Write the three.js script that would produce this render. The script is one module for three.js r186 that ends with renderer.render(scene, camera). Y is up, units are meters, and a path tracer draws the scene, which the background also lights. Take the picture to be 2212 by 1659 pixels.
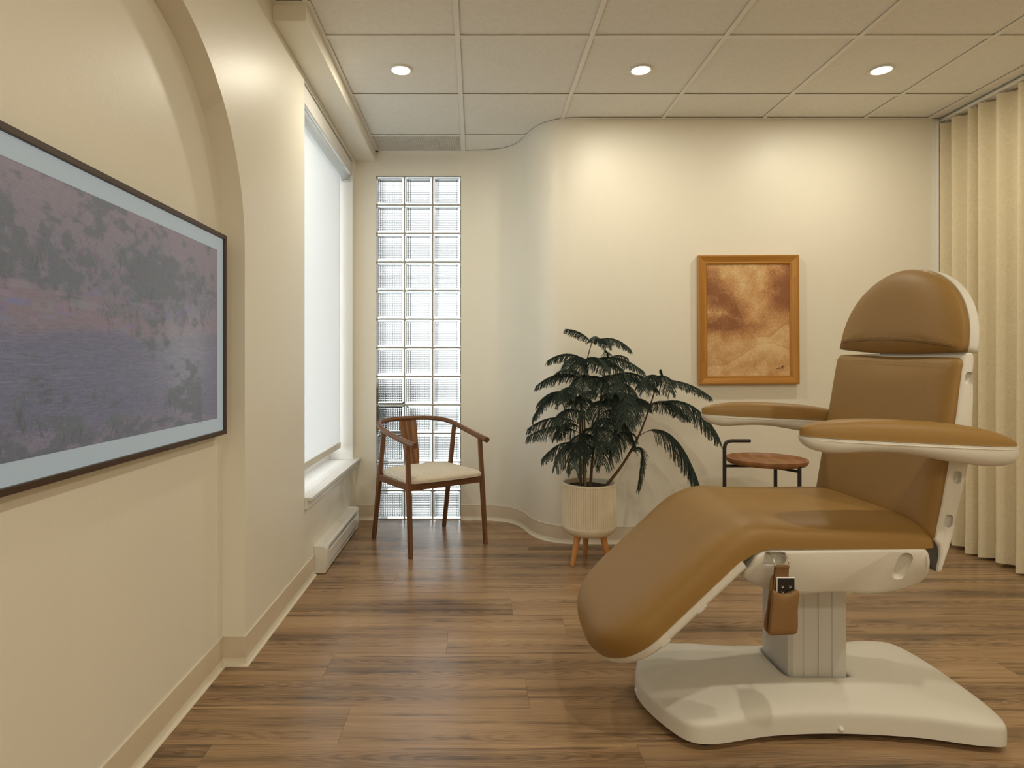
import * as THREE from 'three';
import { RoundedBoxGeometry } from 'three/addons/geometries/RoundedBoxGeometry.js';
import { mergeGeometries, mergeVertices, toCreasedNormals } from 'three/addons/utils/BufferGeometryUtils.js';
import { RectAreaLightUniformsLib } from 'three/addons/lights/RectAreaLightUniformsLib.js';
import { Brush, Evaluator, SUBTRACTION } from 'three-bvh-csg';

// ---------------------------------------------------------------- camera, sky, exposure
RectAreaLightUniformsLib.init();
const scene = new THREE.Scene();
const FOCAL = 1336, EYE = 1.095;                                   // focal length in pixels of the 2212 x 1659 frame, eye height in metres
const camera = new THREE.PerspectiveCamera(2 * Math.atan(829.5 / FOCAL) * 180 / Math.PI, 2212 / 1659, 0.05, 80);
camera.position.set(0, EYE, 0);
camera.setViewOffset(2212, 1659, 79, 44.5, 2212, 1659);
scene.background = new THREE.Color().setRGB(0.94, 0.98, 1.0);      // even overcast sky
scene.backgroundIntensity = 2.3;
const renderer = new THREE.WebGLRenderer();
renderer.toneMapping = THREE.LinearToneMapping;
renderer.toneMappingExposure = 1.58;
renderer.shadowMap.enabled = true;
const LAMP_COLOR = new THREE.Color().setRGB(1.0, 0.925, 0.745), LAMP_POWER = 380, LAMP_NEAR = 660;   // warm white downlights
const LAMPS = [];
for (const z of [-3.138, -0.698, 1.742]) for (const x of [-0.378, 0.839, 2.06]) if (z !== -0.698 || x > 0) LAMPS.push([x, z]);

// ---------------------------------------------------------------- helpers
let seed = 7;
const rnd = (a = 0, b = 1) => { seed = (Math.imul(seed, 1664525) + 1013904223) >>> 0; return a + (b - a) * (seed / 4294967296); };
const lerp = (a, b, t) => a + (b - a) * t, clamp = (x, a = 0, b = 1) => Math.min(b, Math.max(a, x));
const sstep = (a, b, x) => { const t = clamp((x - a) / (b - a)); return t * t * (3 - 2 * t); };
const V = (x, y, z) => new THREE.Vector3(x, y, z);
const at = (px, py, d) => V((px - 1027) * d / FOCAL, EYE - (py - 785) * d / FOCAL, -d);   // a measured point of the place, d metres ahead of the eye
function hash(x, y) { let h = Math.imul(x | 0, 374761393) ^ Math.imul(y | 0, 668265263); h = Math.imul(h ^ (h >>> 13), 1274126177); return ((h ^ (h >>> 16)) >>> 0) / 4294967296; }
function noise(x, y) {
  const ix = Math.floor(x), iy = Math.floor(y), fx = x - ix, fy = y - iy, u = fx * fx * (3 - 2 * fx), v = fy * fy * (3 - 2 * fy);
  return lerp(lerp(hash(ix, iy), hash(ix + 1, iy), u), lerp(hash(ix, iy + 1), hash(ix + 1, iy + 1), u), v);
}
const fbm = (x, y, n = 4) => { let s = 0, a = 0.5, t = 0; for (let i = 0; i < n; i++) { s += a * noise(x, y); t += a; a *= 0.5; x = x * 2.03 + 17.3; y = y * 2.03 + 9.1; } return s / t; };
function dataTex(w, h, fn, srgb = true) {
  const a = new Uint8Array(w * h * 4);
  for (let y = 0; y < h; y++) for (let x = 0; x < w; x++) { const c = fn(x, y), o = (y * w + x) * 4; a[o] = clamp(c[0], 0, 255); a[o + 1] = clamp(c[1], 0, 255); a[o + 2] = clamp(c[2], 0, 255); a[o + 3] = 255; }
  const t = new THREE.DataTexture(a, w, h); t.magFilter = THREE.LinearFilter; t.minFilter = THREE.LinearFilter; t.wrapS = t.wrapT = THREE.RepeatWrapping;
  if (srgb) t.colorSpace = THREE.SRGBColorSpace;
  t.needsUpdate = true; return t;
}
const grey = (w, h, fn) => dataTex(w, h, (x, y) => { const v = fn(x, y) * 255; return [v, v, v]; }, false);
const rep = (t, x, y = x) => { const c = t.clone(); c.repeat.set(x, y); c.needsUpdate = true; return c; };
const hex = (c) => new THREE.Color(c);
const std = (o) => new THREE.MeshStandardMaterial(o), phys = (o) => new THREE.MeshPhysicalMaterial(o);
const taken = new Map();
const numbered = (n) => { const k = taken.get(n) ?? 0; taken.set(n, k + 1); return k ? n + '_' + String(k).padStart(3, '0') : n; };
function tag(o, label, category, group, kind) {
  o.userData.label = label; if (category) o.userData.category = category; if (group) o.userData.group = group; if (kind) o.userData.kind = kind; return o;
}
function thing(name, label, category, pos = [0, 0, 0], turn = 0, group, kind) {
  const g = new THREE.Group(); g.name = numbered(name); g.position.set(...pos); g.rotation.y = turn; scene.add(g); return tag(g, label, category, group, kind);
}
function part(name, geo, mat, parent, label) {
  const m = new THREE.Mesh(geo, mat); m.name = parent === scene ? numbered(name) : name; m.castShadow = m.receiveShadow = true; parent.add(m);
  if (label) m.userData.label = label; return m;
}
const struct = (name, geo, mat, label, category = 'wall') => tag(part(name, geo, mat, scene), label, category, undefined, 'structure');
function clean(g) { const c = g.index ? g.toNonIndexed() : g.clone(); for (const k of Object.keys(c.attributes)) if (!['position', 'normal', 'uv'].includes(k)) c.deleteAttribute(k); if (!c.attributes.uv) c.setAttribute('uv', new THREE.BufferAttribute(new Float32Array(c.attributes.position.count * 2), 2)); c.clearGroups?.(); return c; }
const merge = (...l) => mergeGeometries(l.flat().map(clean));
const uvBox = (g, s = 1) => { const c = g.index ? g.toNonIndexed() : g, p = c.attributes.position, n = c.attributes.normal, uv = new Float32Array(p.count * 2);   // uv in metres by the face's main direction
  for (let i = 0; i < p.count; i++) { const ax = Math.abs(n.getX(i)), ay = Math.abs(n.getY(i)), az = Math.abs(n.getZ(i)); const [u, v] = ay >= ax && ay >= az ? [p.getX(i), p.getZ(i)] : ax >= az ? [p.getZ(i), p.getY(i)] : [p.getX(i), p.getY(i)]; uv[2 * i] = u / s; uv[2 * i + 1] = v / s; }
  c.setAttribute('uv', new THREE.BufferAttribute(uv, 2)); return c; };
function box(x0, x1, y0, y1, z0, z1, r = 0, seg = 2) {
  const w = Math.abs(x1 - x0), h = Math.abs(y1 - y0), d = Math.abs(z1 - z0);
  const g = r ? new RoundedBoxGeometry(w, h, d, seg, Math.min(r, w / 2.01, h / 2.01, d / 2.01)) : new THREE.BoxGeometry(w, h, d);
  g.translate((x0 + x1) / 2, (y0 + y1) / 2, (z0 + z1) / 2); return uvBox(g);
}
function grid(nu, nv, fn, { wrapU = false, uv } = {}) {
  const p = [], t = [], idx = [];
  for (let j = 0; j <= nv; j++) for (let i = 0; i <= nu; i++) { const q = fn(i / nu, j / nv, i, j); p.push(q.x, q.y, q.z); const w = uv ? uv(i / nu, j / nv) : [i / nu, j / nv]; t.push(w[0], w[1]); }
  for (let j = 0; j < nv; j++) for (let i = 0; i < nu; i++) { const a = j * (nu + 1) + i, b = a + 1, c = a + nu + 1, e = c + 1; idx.push(a, b, e, a, e, c); }
  const g = new THREE.BufferGeometry(); g.setAttribute('position', new THREE.Float32BufferAttribute(p, 3)); g.setAttribute('uv', new THREE.Float32BufferAttribute(t, 2)); g.setIndex(idx); g.computeVertexNormals();
  if (wrapU) { const n = g.attributes.normal; for (let j = 0; j <= nv; j++) { const a = j * (nu + 1), b = a + nu, v = V(n.getX(a) + n.getX(b), n.getY(a) + n.getY(b), n.getZ(a) + n.getZ(b)).normalize(); n.setXYZ(a, v.x, v.y, v.z); n.setXYZ(b, v.x, v.y, v.z); } }
  return g;
}
function tube(pts, r, seg = 24, rad = 10, closed = false, caps = true) {
  const c = new THREE.CatmullRomCurve3(pts, closed, 'catmullrom', 0.5), rr = typeof r === 'function' ? r : () => r;
  const fr = c.computeFrenetFrames(seg, closed), L = c.getLength();
  const body = grid(rad, seg, (u, v, i, j) => { const p = c.getPointAt(Math.min(1, v)), a = -u * Math.PI * 2, q = rr(v); return p.clone().addScaledVector(fr.normals[j], Math.cos(a) * q).addScaledVector(fr.binormals[j], Math.sin(a) * q); }, { wrapU: true, uv: (u, v) => [u * 2 * Math.PI * rr(v), v * L] });
  if (closed || !caps) return body;
  const ends = [0, 1].map((e) => { const g = new THREE.CircleGeometry(rr(e), rad), n = e ? fr.tangents[seg] : fr.tangents[0].clone().negate(); g.applyQuaternion(new THREE.Quaternion().setFromUnitVectors(V(0, 0, 1), n)); const p = c.getPointAt(e); g.translate(p.x, p.y, p.z); return g; });
  return merge(body, ends);
}
const rod = (a, b, r0, r1 = r0, rad = 14) => { const d = b.clone().sub(a), g = new THREE.CylinderGeometry(r1, r0, d.length(), rad, 1); g.applyQuaternion(new THREE.Quaternion().setFromUnitVectors(V(0, 1, 0), d.clone().normalize())); g.translate((a.x + b.x) / 2, (a.y + b.y) / 2, (a.z + b.z) / 2); return g; };
const shapeOf = (pts) => { const s = new THREE.Shape(); pts.forEach(([x, y], i) => i ? s.lineTo(x, y) : s.moveTo(x, y)); s.closePath(); return s; };
const smoothLoop = (pts, n = 96) => new THREE.CatmullRomCurve3(pts.map(([x, y]) => V(x, y, 0)), true, 'centripetal').getSpacedPoints(n).slice(0, n).map((p) => [p.x, p.y]);
function extrude(pts, depth, bevel = 0, seg = 3, holes = []) {
  const s = shapeOf(pts); for (const h of holes) s.holes.push(shapeOf(h));
  return new THREE.ExtrudeGeometry(s, { depth: depth - 2 * bevel, bevelEnabled: bevel > 0, bevelThickness: bevel, bevelSize: bevel, bevelOffset: -bevel, bevelSegments: seg, curveSegments: 24 }).translate(0, 0, bevel);
}
const creased = (g, a = 0.6) => toCreasedNormals(mergeVertices(clean(g).deleteAttribute('normal').deleteAttribute('uv')), a);
// a sweep of a closed or open profile [(out, y)] along a plan path [(x, z)], out to the left of the walking direction
function sweepPlan(path, profile) {
  const n = path.length, dir = path.slice(1).map((q, i) => { const dx = q[0] - path[i][0], dz = q[1] - path[i][1], l = Math.hypot(dx, dz); return [dz / l, -dx / l]; });
  const nor = path.map((p, i) => { const a = dir[Math.max(0, i - 1)], b = dir[Math.min(n - 2, i)], k = 1 + a[0] * b[0] + a[1] * b[1]; return [(a[0] + b[0]) / k, (a[1] + b[1]) / k]; });
  const nu = profile.length - 1, g = grid(nu, n - 1, (u, v, i, j) => V(path[j][0] - nor[j][0] * profile[i][0], profile[i][1], path[j][1] - nor[j][1] * profile[i][0]));
  return creased(g, 0.5);
}
// a cushion swelling out of a flat outline [(a, b)] around a centre; map(a, b, h) places it
function inflate(outline, c, T, k, map, rings = 14, floorH = 0, e = 1.35 / k) {
  const n = outline.length;
  const top = grid(n, rings, (u, v, i) => { const q = outline[i % n], s = 1 - Math.pow(1 - v, 2.2), h = floorH + T * Math.pow(Math.max(0, 1 - Math.pow(s, k)), e); return map(c[0] + (q[0] - c[0]) * s, c[1] + (q[1] - c[1]) * s, h); }, { wrapU: true, uv: (u, v) => { const q = outline[Math.round(u * n) % n], s = 1 - Math.pow(1 - v, 2.2); return [c[0] + (q[0] - c[0]) * s, c[1] + (q[1] - c[1]) * s]; } });
  const side = grid(n, 2, (u, v, i) => { const q = outline[i % n]; return map(q[0], q[1], floorH * (1 - v)); }, { wrapU: true });
  const bot = grid(n, 1, (u, v, i) => { const q = outline[i % n]; return v < 0.5 ? map(q[0], q[1], 0) : map(c[0], c[1], 0); });
  return floorH > 0 ? merge(top, side, bot) : merge(top, bot);
}

// ---------------------------------------------------------------- materials
const wallBump = grey(256, 256, (x, y) => 0.5 * fbm(x / 3, y / 3, 3) + 0.5 * noise(x / 1.4, y / 1.4));
const M = {};
M.wall = std({ color: new THREE.Color().setRGB(0.88, 0.845, 0.745), roughness: 0.42, bumpMap: rep(wallBump, 5), bumpScale: 0.0003 });
M.white = std({ color: new THREE.Color().setRGB(0.80, 0.79, 0.76), roughness: 0.4 });
M.ceilTee = std({ color: new THREE.Color().setRGB(0.87, 0.85, 0.80), roughness: 0.4 });
const tileTex = dataTex(512, 512, (x, y) => { const s = 250 - 12 * noise(x / 2, y / 2) - 8 * fbm(x / 18, y / 18); return [s, s * 0.995, s * 0.97]; });
M.tile = std({ map: rep(tileTex, 2), color: 0xffffff, roughness: 0.95, bumpMap: rep(wallBump, 6), bumpScale: 0.0006 });
M.base = std({ color: new THREE.Color().setRGB(0.69, 0.585, 0.45), roughness: 0.45 });
M.baseToe = std({ color: new THREE.Color().setRGB(0.76, 0.69, 0.56), roughness: 0.4 });
M.heater = std({ color: new THREE.Color().setRGB(0.80, 0.78, 0.73), roughness: 0.35 });
M.dark = std({ color: new THREE.Color().setRGB(0.012, 0.012, 0.012), roughness: 0.6 });
M.blackMetal = std({ color: new THREE.Color().setRGB(0.022, 0.020, 0.018), roughness: 0.5 });
M.chrome = std({ color: new THREE.Color().setRGB(0.8, 0.8, 0.78), roughness: 0.12, metalness: 1 });
const grainTex = (w, h, seedOff, dark, light, ringsK = 60) => dataTex(w, h, (x, y) => {
  const u = x / w * 4 + seedOff, v = y / h * 1.2;
  const wv = u + 0.22 * fbm(u * 0.8, v * 2 + 9, 3), ring = 0.5 + 0.5 * Math.sin((wv + 0.35 * fbm(wv * 1.3, v * 1.4, 2)) * ringsK / 4), fine = fbm(u * 60, v * 5, 2);
  const t = clamp(0.25 + 0.45 * Math.pow(ring, 1.6) + 0.45 * (fine - 0.4));
  return [lerp(dark[0], light[0], t), lerp(dark[1], light[1], t), lerp(dark[2], light[2], t)];
});
const walnutTex = grainTex(512, 512, 3, [88, 56, 35], [142, 97, 63], 46);
M.walnut = std({ map: rep(walnutTex, 6, 1.2), roughness: 0.42 });
M.walnutSplat = std({ map: rep(grainTex(256, 512, 11, [86, 52, 28], [158, 108, 62], 40), 1, 1), roughness: 0.4 });
M.tray = std({ map: rep(grainTex(512, 512, 5, [126, 84, 50], [168, 118, 74], 30), 2.5, 1.5), roughness: 0.45 });
M.frame = std({ map: rep(grainTex(256, 256, 8, [160, 106, 38], [198, 141, 62], 36), 8, 1.5), roughness: 0.4 });
M.beech = std({ map: rep(grainTex(256, 256, 2, [196, 132, 72], [218, 158, 96], 20), 3, 2), roughness: 0.5 });
const hideBump = grey(512, 512, (x, y) => 0.6 * fbm(x / 5, y / 5, 3) + 0.4 * noise(x / 2.2, y / 2.2));
M.vinyl = phys({ color: new THREE.Color().setRGB(0.298, 0.170, 0.050), roughness: 0.44, specularIntensity: 0.65, bumpMap: rep(hideBump, 5), bumpScale: 0.0003 });
M.pouch = phys({ color: new THREE.Color().setRGB(0.235, 0.125, 0.045), roughness: 0.48, bumpMap: rep(hideBump, 9), bumpScale: 0.0004 });
M.thread = std({ color: new THREE.Color().setRGB(0.40, 0.25, 0.11), roughness: 0.8 });
M.seam = std({ color: new THREE.Color().setRGB(0.12, 0.065, 0.022), roughness: 0.7 });
const plasBump = grey(256, 256, (x, y) => noise(x / 1.6, y / 1.6));
M.plastic = std({ color: new THREE.Color().setRGB(0.72, 0.69, 0.625), roughness: 0.40, bumpMap: rep(plasBump, 10), bumpScale: 0.00015 });
M.alu = std({ color: new THREE.Color().setRGB(0.62, 0.60, 0.56), roughness: 0.5 });
const weaveTex = dataTex(512, 512, (x, y) => { const s = 246 + 14 * (noise(x / 1.3, y / 6) - 0.5) + 18 * (noise(x / 7, y / 1.2) - 0.5) + 8 * (fbm(x / 40, y / 40) - 0.5); return [s, s * 0.95, s * 0.83]; });
M.curtain = phys({ map: rep(weaveTex, 3, 3), roughness: 0.95, transmission: 0.2, side: THREE.DoubleSide, bumpMap: rep(grey(256, 256, (x, y) => 0.5 * noise(x / 1.4, y / 5) + 0.5 * noise(x / 6, y / 1.3)), 6), bumpScale: 0.0006 });
const linenTex = dataTex(256, 256, (x, y) => { const s = 220 + 26 * (noise(x / 1.2, y / 9) - 0.5) + 26 * (noise(x / 9, y / 1.2) - 0.5); return [s, s * 0.95, s * 0.87]; });
M.linen = std({ map: rep(linenTex, 5), roughness: 0.95, bumpMap: rep(linenTex, 5), bumpScale: 0.0006 });
M.blind = phys({ color: new THREE.Color().setRGB(0.80, 0.815, 0.81), roughness: 0.95, transmission: 0.80, bumpMap: rep(plasBump, 5), bumpScale: 0.0003 });
M.glass = phys({ color: 0xffffff, roughness: 0.0, transmission: 1, thickness: 0.02, ior: 1.5, attenuationColor: new THREE.Color().setRGB(0.58, 0.605, 0.60), attenuationDistance: 0.018 });
M.glassRim = phys({ color: 0xffffff, roughness: 0.06, transmission: 1, thickness: 0.02, ior: 1.5, attenuationColor: new THREE.Color().setRGB(0.88, 0.93, 0.92), attenuationDistance: 0.08 });
M.pane = phys({ color: 0xffffff, roughness: 0, transmission: 1, thickness: 0, ior: 1.5 });
M.mortar = std({ color: new THREE.Color().setRGB(0.42, 0.39, 0.34), roughness: 0.9 });

// ---------------------------------------------------------------- the room
const CEIL = 2.582, BACK = -4.338, LEFTX = -0.839, NICHEX = -0.92, RIGHTX = 3.0, NEARZ = 2.6;
// floor: planks 1.22 x 0.184 m, running across the view
const STRIPS = 12;
const floorTex = (() => {
  const W = 1024, SH = 170, H = SH * STRIPS, knots = [];
  for (let s = 0; s < STRIPS; s++) { const l = []; for (let k = 0; k < 1 + (s % 3); k++) l.push([rnd(0.12, 1.1), rnd(0.03, 0.155), rnd(0.5, 1)]); knots.push(l); }
  return dataTex(W, H, (px, py) => {
    const s = Math.floor(py / SH), x = px / W * 1.22, y = (py % SH) / SH * 0.184, o = s * 31.7;
    let warp = 0.012 * (fbm(x * 2.2 + o, y * 9, 3) - 0.5) * 2, k = 0, dark = 0;
    for (const [kx, ky, ks] of knots[s]) {
      const dx = (x - kx) / 0.16, dy = (y + warp - ky) / 0.026, r = Math.hypot(dx, dy);
      k = Math.max(k, Math.exp(-r * r * 0.45) * ks); dark = Math.max(dark, Math.exp(-r * r * 16) * ks);
    }
    const yy = y + warp;
    let t = 0.54 + 0.74 * (fbm(x * 0.6 + o, yy * 19 + o, 4) - 0.5) + 0.30 * (fbm(x * 2.6 + o * 2, yy * 90, 3) - 0.5);
    t += 0.24 * (noise(x * 9 + o, yy * 620) - 0.5) + 0.16 * (noise(x * 30, yy * 1100 + o) - 0.5);
    let rings = 0;
    for (const [kx, ky] of knots[s]) { const r = Math.hypot((x - kx) / 0.2, (yy - ky) / 0.02), f = Math.exp(-Math.pow((r - 1.2) / 1.3, 2)); rings += f * 0.5 * (Math.sin(r * 17 + 5 * fbm(x * 8, yy * 60)) > 0.35 ? -1 : 0.15); }
    t += 0.26 * rings - 0.26 * k - 0.5 * dark;
    t += 0.10 * (hash(s, 77) - 0.5);
    const knotStreak = fbm(x * 3.4 + o * 3, yy * 55 + 3, 3); if (knotStreak > 0.62) t -= (knotStreak - 0.62) * 1.6;
    t = clamp(t);
    const A = [92, 72, 53], B = [158, 127, 95], C = [198, 165, 127], q = t < 0.5 ? t * 2 : (t - 0.5) * 2, P = t < 0.5 ? A : B, Q = t < 0.5 ? B : C;
    return [lerp(P[0], Q[0], q), lerp(P[1], Q[1], q), lerp(P[2], Q[2], q)];
  });
})();
floorTex.wrapS = floorTex.wrapT = THREE.ClampToEdgeWrapping;
M.plank = std({ map: floorTex, roughness: 0.25, bumpMap: (() => { const t = floorTex.clone(); t.colorSpace = THREE.NoColorSpace; return t; })(), bumpScale: 0.0004 });
function plankGeo(x0, x1, z0, z1, strip, u0, u1, fx, fz) {
  const c = 0.0004, g0 = 0.00012, p = [], uv = [], idx = [];
  const lev = [[g0, -0.004], [g0, -0.0008], [g0 + c, 0]];
  for (const [e, y] of lev) for (const [X, Z] of [[x0 + e, z0 + e], [x1 - e, z0 + e], [x1 - e, z1 - e], [x0 + e, z1 - e]]) {
    p.push(X, y, Z); let u = lerp(u0, u1, (X - x0) / (x1 - x0)), v = (Z - z0) / (z1 - z0); if (fx) u = 1 - u; if (fz) v = 1 - v; uv.push(u * 0.998 + 0.001, (strip + 0.012 + v * 0.976) / STRIPS);
  }
  for (let l = 0; l < 2; l++) for (let i = 0; i < 4; i++) { const a = l * 4 + i, b = l * 4 + (i + 1) % 4; idx.push(a, b + 4, b, a, a + 4, b + 4); }
  idx.push(8, 10, 9, 8, 11, 10);
  const g = new THREE.BufferGeometry(); g.setAttribute('position', new THREE.Float32BufferAttribute(p, 3)); g.setAttribute('uv', new THREE.Float32BufferAttribute(uv, 2)); g.setIndex(idx);
  const f = g.toNonIndexed(); f.computeVertexNormals(); return f;
}
const floor = thing('floor', 'brown oak look plank floor laid across the room', 'floor', [0, 0, 0], 0, undefined, 'structure');
part('underlay', box(-1.05, 3.1, -0.05, -0.0042, BACK - 0.112, NEARZ + 0.1), M.dark, floor);
{
  const known = { 11: 0.05, 10: -0.2, 9: 0.31, 8: -0.48, 7: -0.633, 6: -0.406, 5: -0.646, 4: 0.163, 3: 0.373, 2: -0.111, 1: -0.533, 0: 0.173, '-1': -0.397, '-2': 0.463, '-3': -0.1 };
  for (let k = -26; k <= 12; k++) {
    const d0 = 1.961 + 0.184 * (k), d1 = d0 + 0.184, j = known[k] ?? ((k * 0.437) % 1.22);
    const zA = -Math.min(d1, 4.45), zB = -d0; if (d0 > 4.44) continue;
    let s = j - 1.22 * Math.ceil((j + 1.05) / 1.22);
    for (; s < 3.1; s += 1.22) {
      const a = Math.max(s, -1.05), b = Math.min(s + 1.22, 3.1); if (b - a < 0.02) continue;
      const strip = Math.floor(rnd(0, STRIPS));
      part('plank', plankGeo(a, b, zA, zB, strip, (a - s) / 1.22, (b - s) / 1.22, rnd() < 0.5, rnd() < 0.5), M.plank, floor);
    }
  }
}
// left wall with the arched niche and the window opening
const toLeft = new THREE.Matrix4().makeBasis(V(0, 0, -1), V(0, 1, 0), V(1, 0, 0));
const ARCH_C = 1.60, ARCH_R = 0.65, ARCH_Y = 1.51, WIN = [3.03, 4.246, 0.437, 2.492];
{
  const arch = []; for (let i = 0; i <= 48; i++) { const a = Math.PI - Math.PI * i / 48; arch.push([ARCH_C + ARCH_R * Math.cos(a), ARCH_Y + ARCH_R * Math.sin(a)]); }
  const out = [[-NEARZ, 0], [ARCH_C - ARCH_R, 0], ...arch, [ARCH_C + ARCH_R, 0], [-BACK, 0], [-BACK, CEIL], [-NEARZ, CEIL]];
  const hole = [[WIN[0], WIN[2] - 0.03], [WIN[1], WIN[2] - 0.03], [WIN[1], WIN[3]], [WIN[0], WIN[3]]];
  const front = creased(extrude(out, LEFTX - NICHEX, 0, 1, [hole]), 0.35).applyMatrix4(toLeft).translate(NICHEX, 0, 0);
  const back = extrude([[-NEARZ, 0], [-BACK, 0], [-BACK, CEIL], [-NEARZ, CEIL]], 0.13, 0, 1, [hole]).applyMatrix4(toLeft).translate(NICHEX - 0.13, 0, 0);
  struct('wall_left', uvBox(merge(front, back)), M.wall, 'cream left wall with arched niche and window opening');
}
// back wall: straight part with the glass block strip, then an S-curve forward, then straight to the curtain
const S_CURVE = [[0.02, 4.337], [0.10, 4.325], [0.1976, 4.292], [0.263, 4.240], [0.3075, 4.17], [0.3344, 4.099], [0.3525, 4.02], [0.376, 3.944], [0.418, 3.866], [0.483, 3.802], [0.555, 3.772], [0.64, 3.764], [0.74, 3.763]];
const sPath = new THREE.CatmullRomCurve3(S_CURVE.map(([x, d]) => V(x, 0, -d)), false, 'centripetal').getSpacedPoints(44).map((p) => [p.x, p.z]);
const GB = { x0: -0.698, x1: -0.101, top: 2.41 };
{
  const plan = [[GB.x1, BACK], ...sPath, [RIGHTX, -3.763], [RIGHTX + 0.1, -3.763], [RIGHTX + 0.1, -4.45], [GB.x1, -4.45]];
  const right = extrude(plan.map(([x, z]) => [x, -z]), CEIL).applyMatrix4(new THREE.Matrix4().makeBasis(V(1, 0, 0), V(0, 0, -1), V(0, 1, 0)));
  struct('wall_back', merge(uvBox(creased(right, 0.5)), box(-1.05, GB.x0, 0, CEIL, -4.45, BACK), box(GB.x0, GB.x1, GB.top, CEIL, -4.45, BACK)), M.wall, 'cream back wall that swells forward in a smooth curve');
}
struct('wall_right', box(RIGHTX, RIGHTX + 0.1, 0, CEIL, -3.763, NEARZ), M.wall, 'cream right wall behind the curtain');
struct('wall_near', box(-1.05, RIGHTX + 0.1, 0, CEIL, NEARZ, NEARZ + 0.1), M.wall, 'cream wall behind the viewer');
struct('trim_1', box(LEFTX, -0.70, 2.511, CEIL, BACK, -2.557, 0.002), M.wall, 'low cream soffit box above the window', 'soffit');
struct('trim_2', box(2.796, 2.808, 0.0, CEIL - 0.02, -3.7625, -3.742, 0.002), M.white, 'thin white corner strip where wall meets curtain', 'trim');

// ceiling: lay-in tiles on a grid of tee bars
const ceiling = thing('ceiling', 'suspended ceiling of pale square tiles', 'ceiling', [0, 0, 0], 0, undefined, 'structure');
part('slab', merge(box(-1.05, RIGHTX + 0.1, 2.70, 2.8, -4.45, NEARZ + 0.1), box(-1.15, -1.04, CEIL, 2.8, -4.55, NEARZ + 0.2), box(RIGHTX + 0.09, RIGHTX + 0.2, CEIL, 2.8, -4.55, NEARZ + 0.2), box(-1.04, RIGHTX + 0.09, CEIL, 2.8, -4.55, -4.44), box(-1.04, RIGHTX + 0.09, CEIL, 2.8, NEARZ + 0.09, NEARZ + 0.2)), M.white, ceiling);
{
  const xs = [-1.04, -0.697, -0.082, 0.528, 1.138, 1.748, 2.358, 2.755, RIGHTX + 0.09], ds = [4.44]; for (let d = 4.035; d > -NEARZ - 0.1; d -= 0.61) ds.push(d); ds.push(-NEARZ - 0.09);
  const tileG = new Map();
  for (let i = 0; i < xs.length - 1; i++) for (let j = 0; j < ds.length - 1; j++) {
    if (i === 1 && j === 0) continue;                                          // the return grille sits here
    const w = xs[i + 1] - xs[i] - 0.003, h = ds[j] - ds[j + 1] - 0.003, key = w.toFixed(3) + h.toFixed(3);
    if (!tileG.has(key)) tileG.set(key, box(-w / 2, w / 2, 0, 0.016, -h / 2, h / 2));
    const t = part('ceiling_tile', tileG.get(key), M.tile, ceiling); t.position.set((xs[i] + xs[i + 1]) / 2, CEIL + 0.004, -(ds[j] + ds[j + 1]) / 2);
  }
  for (let i = 1; i < xs.length - 1; i++) { const w = i === 7 ? 0.020 : 0.012; part('tee_bar', box(xs[i] - w, xs[i] + w, CEIL - 0.0022, CEIL, BACK, NEARZ, 0.0008, 1), M.ceilTee, ceiling); }
  for (let j = 1; j < ds.length - 1; j++) for (let i = 1; i < xs.length - 2; i++) part('tee_bar', box(xs[i] + 0.012, xs[i + 1] - 0.012, CEIL - 0.0019, CEIL, -ds[j] - 0.012, -ds[j] + 0.012, 0.0008, 1), M.ceilTee, ceiling);
  const ang = [[0, CEIL - 0.0024], [0.022, CEIL - 0.0024], [0.022, CEIL]];
  part('wall_angle', merge(sweepPlan([[GB.x0 - 0.002, BACK], [GB.x1, BACK], ...sPath, [2.76, -3.763]], ang), sweepPlan([[LEFTX, NEARZ], [LEFTX, -2.557], [-0.70, -2.557], [-0.70, BACK]], ang)), M.ceilTee, ceiling);
}
// cove bases
const baseProfile = [[0, 0.1], [0.003, 0.1], [0.0035, 0.098], [0.0035, 0.022], [0.005, 0.012], [0.009, 0.005], [0.016, 0.0015], [0.017, 0]];
const coveToe = [[0.0038, 0.0235], [0.0056, 0.0125], [0.0096, 0.0056], [0.0175, 0.0021], [0.0185, 0]];
const baseLip = [[0, 0.1035], [0.0042, 0.1035], [0.0046, 0.1], [0.0036, 0.0995]];
function baseboard(name, path, label) {
  const g = thing(name, label, 'baseboard', [0, 0, 0], 0, undefined, 'structure');
  part('vinyl_strip', sweepPlan(path, baseProfile), M.base, g); part('cove_toe', sweepPlan(path, coveToe), M.baseToe, g); part('top_edge', sweepPlan(path, baseLip), M.baseToe, g);
}
baseboard('baseboard_left', [[LEFTX, NEARZ], [LEFTX, -(ARCH_C - ARCH_R)], [NICHEX, -(ARCH_C - ARCH_R)], [NICHEX, -(ARCH_C + ARCH_R)], [LEFTX, -(ARCH_C + ARCH_R)], [LEFTX, -3.205]], 'tan vinyl cove base along the left wall and niche');
baseboard('baseboard_corner', [[LEFTX, -4.12], [LEFTX, BACK], [GB.x0, BACK]], 'short tan cove base left of the glass blocks');
baseboard('baseboard_back', [[GB.x1, BACK], ...sPath, [RIGHTX, -3.763]], 'tan vinyl cove base following the curved back wall');

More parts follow.
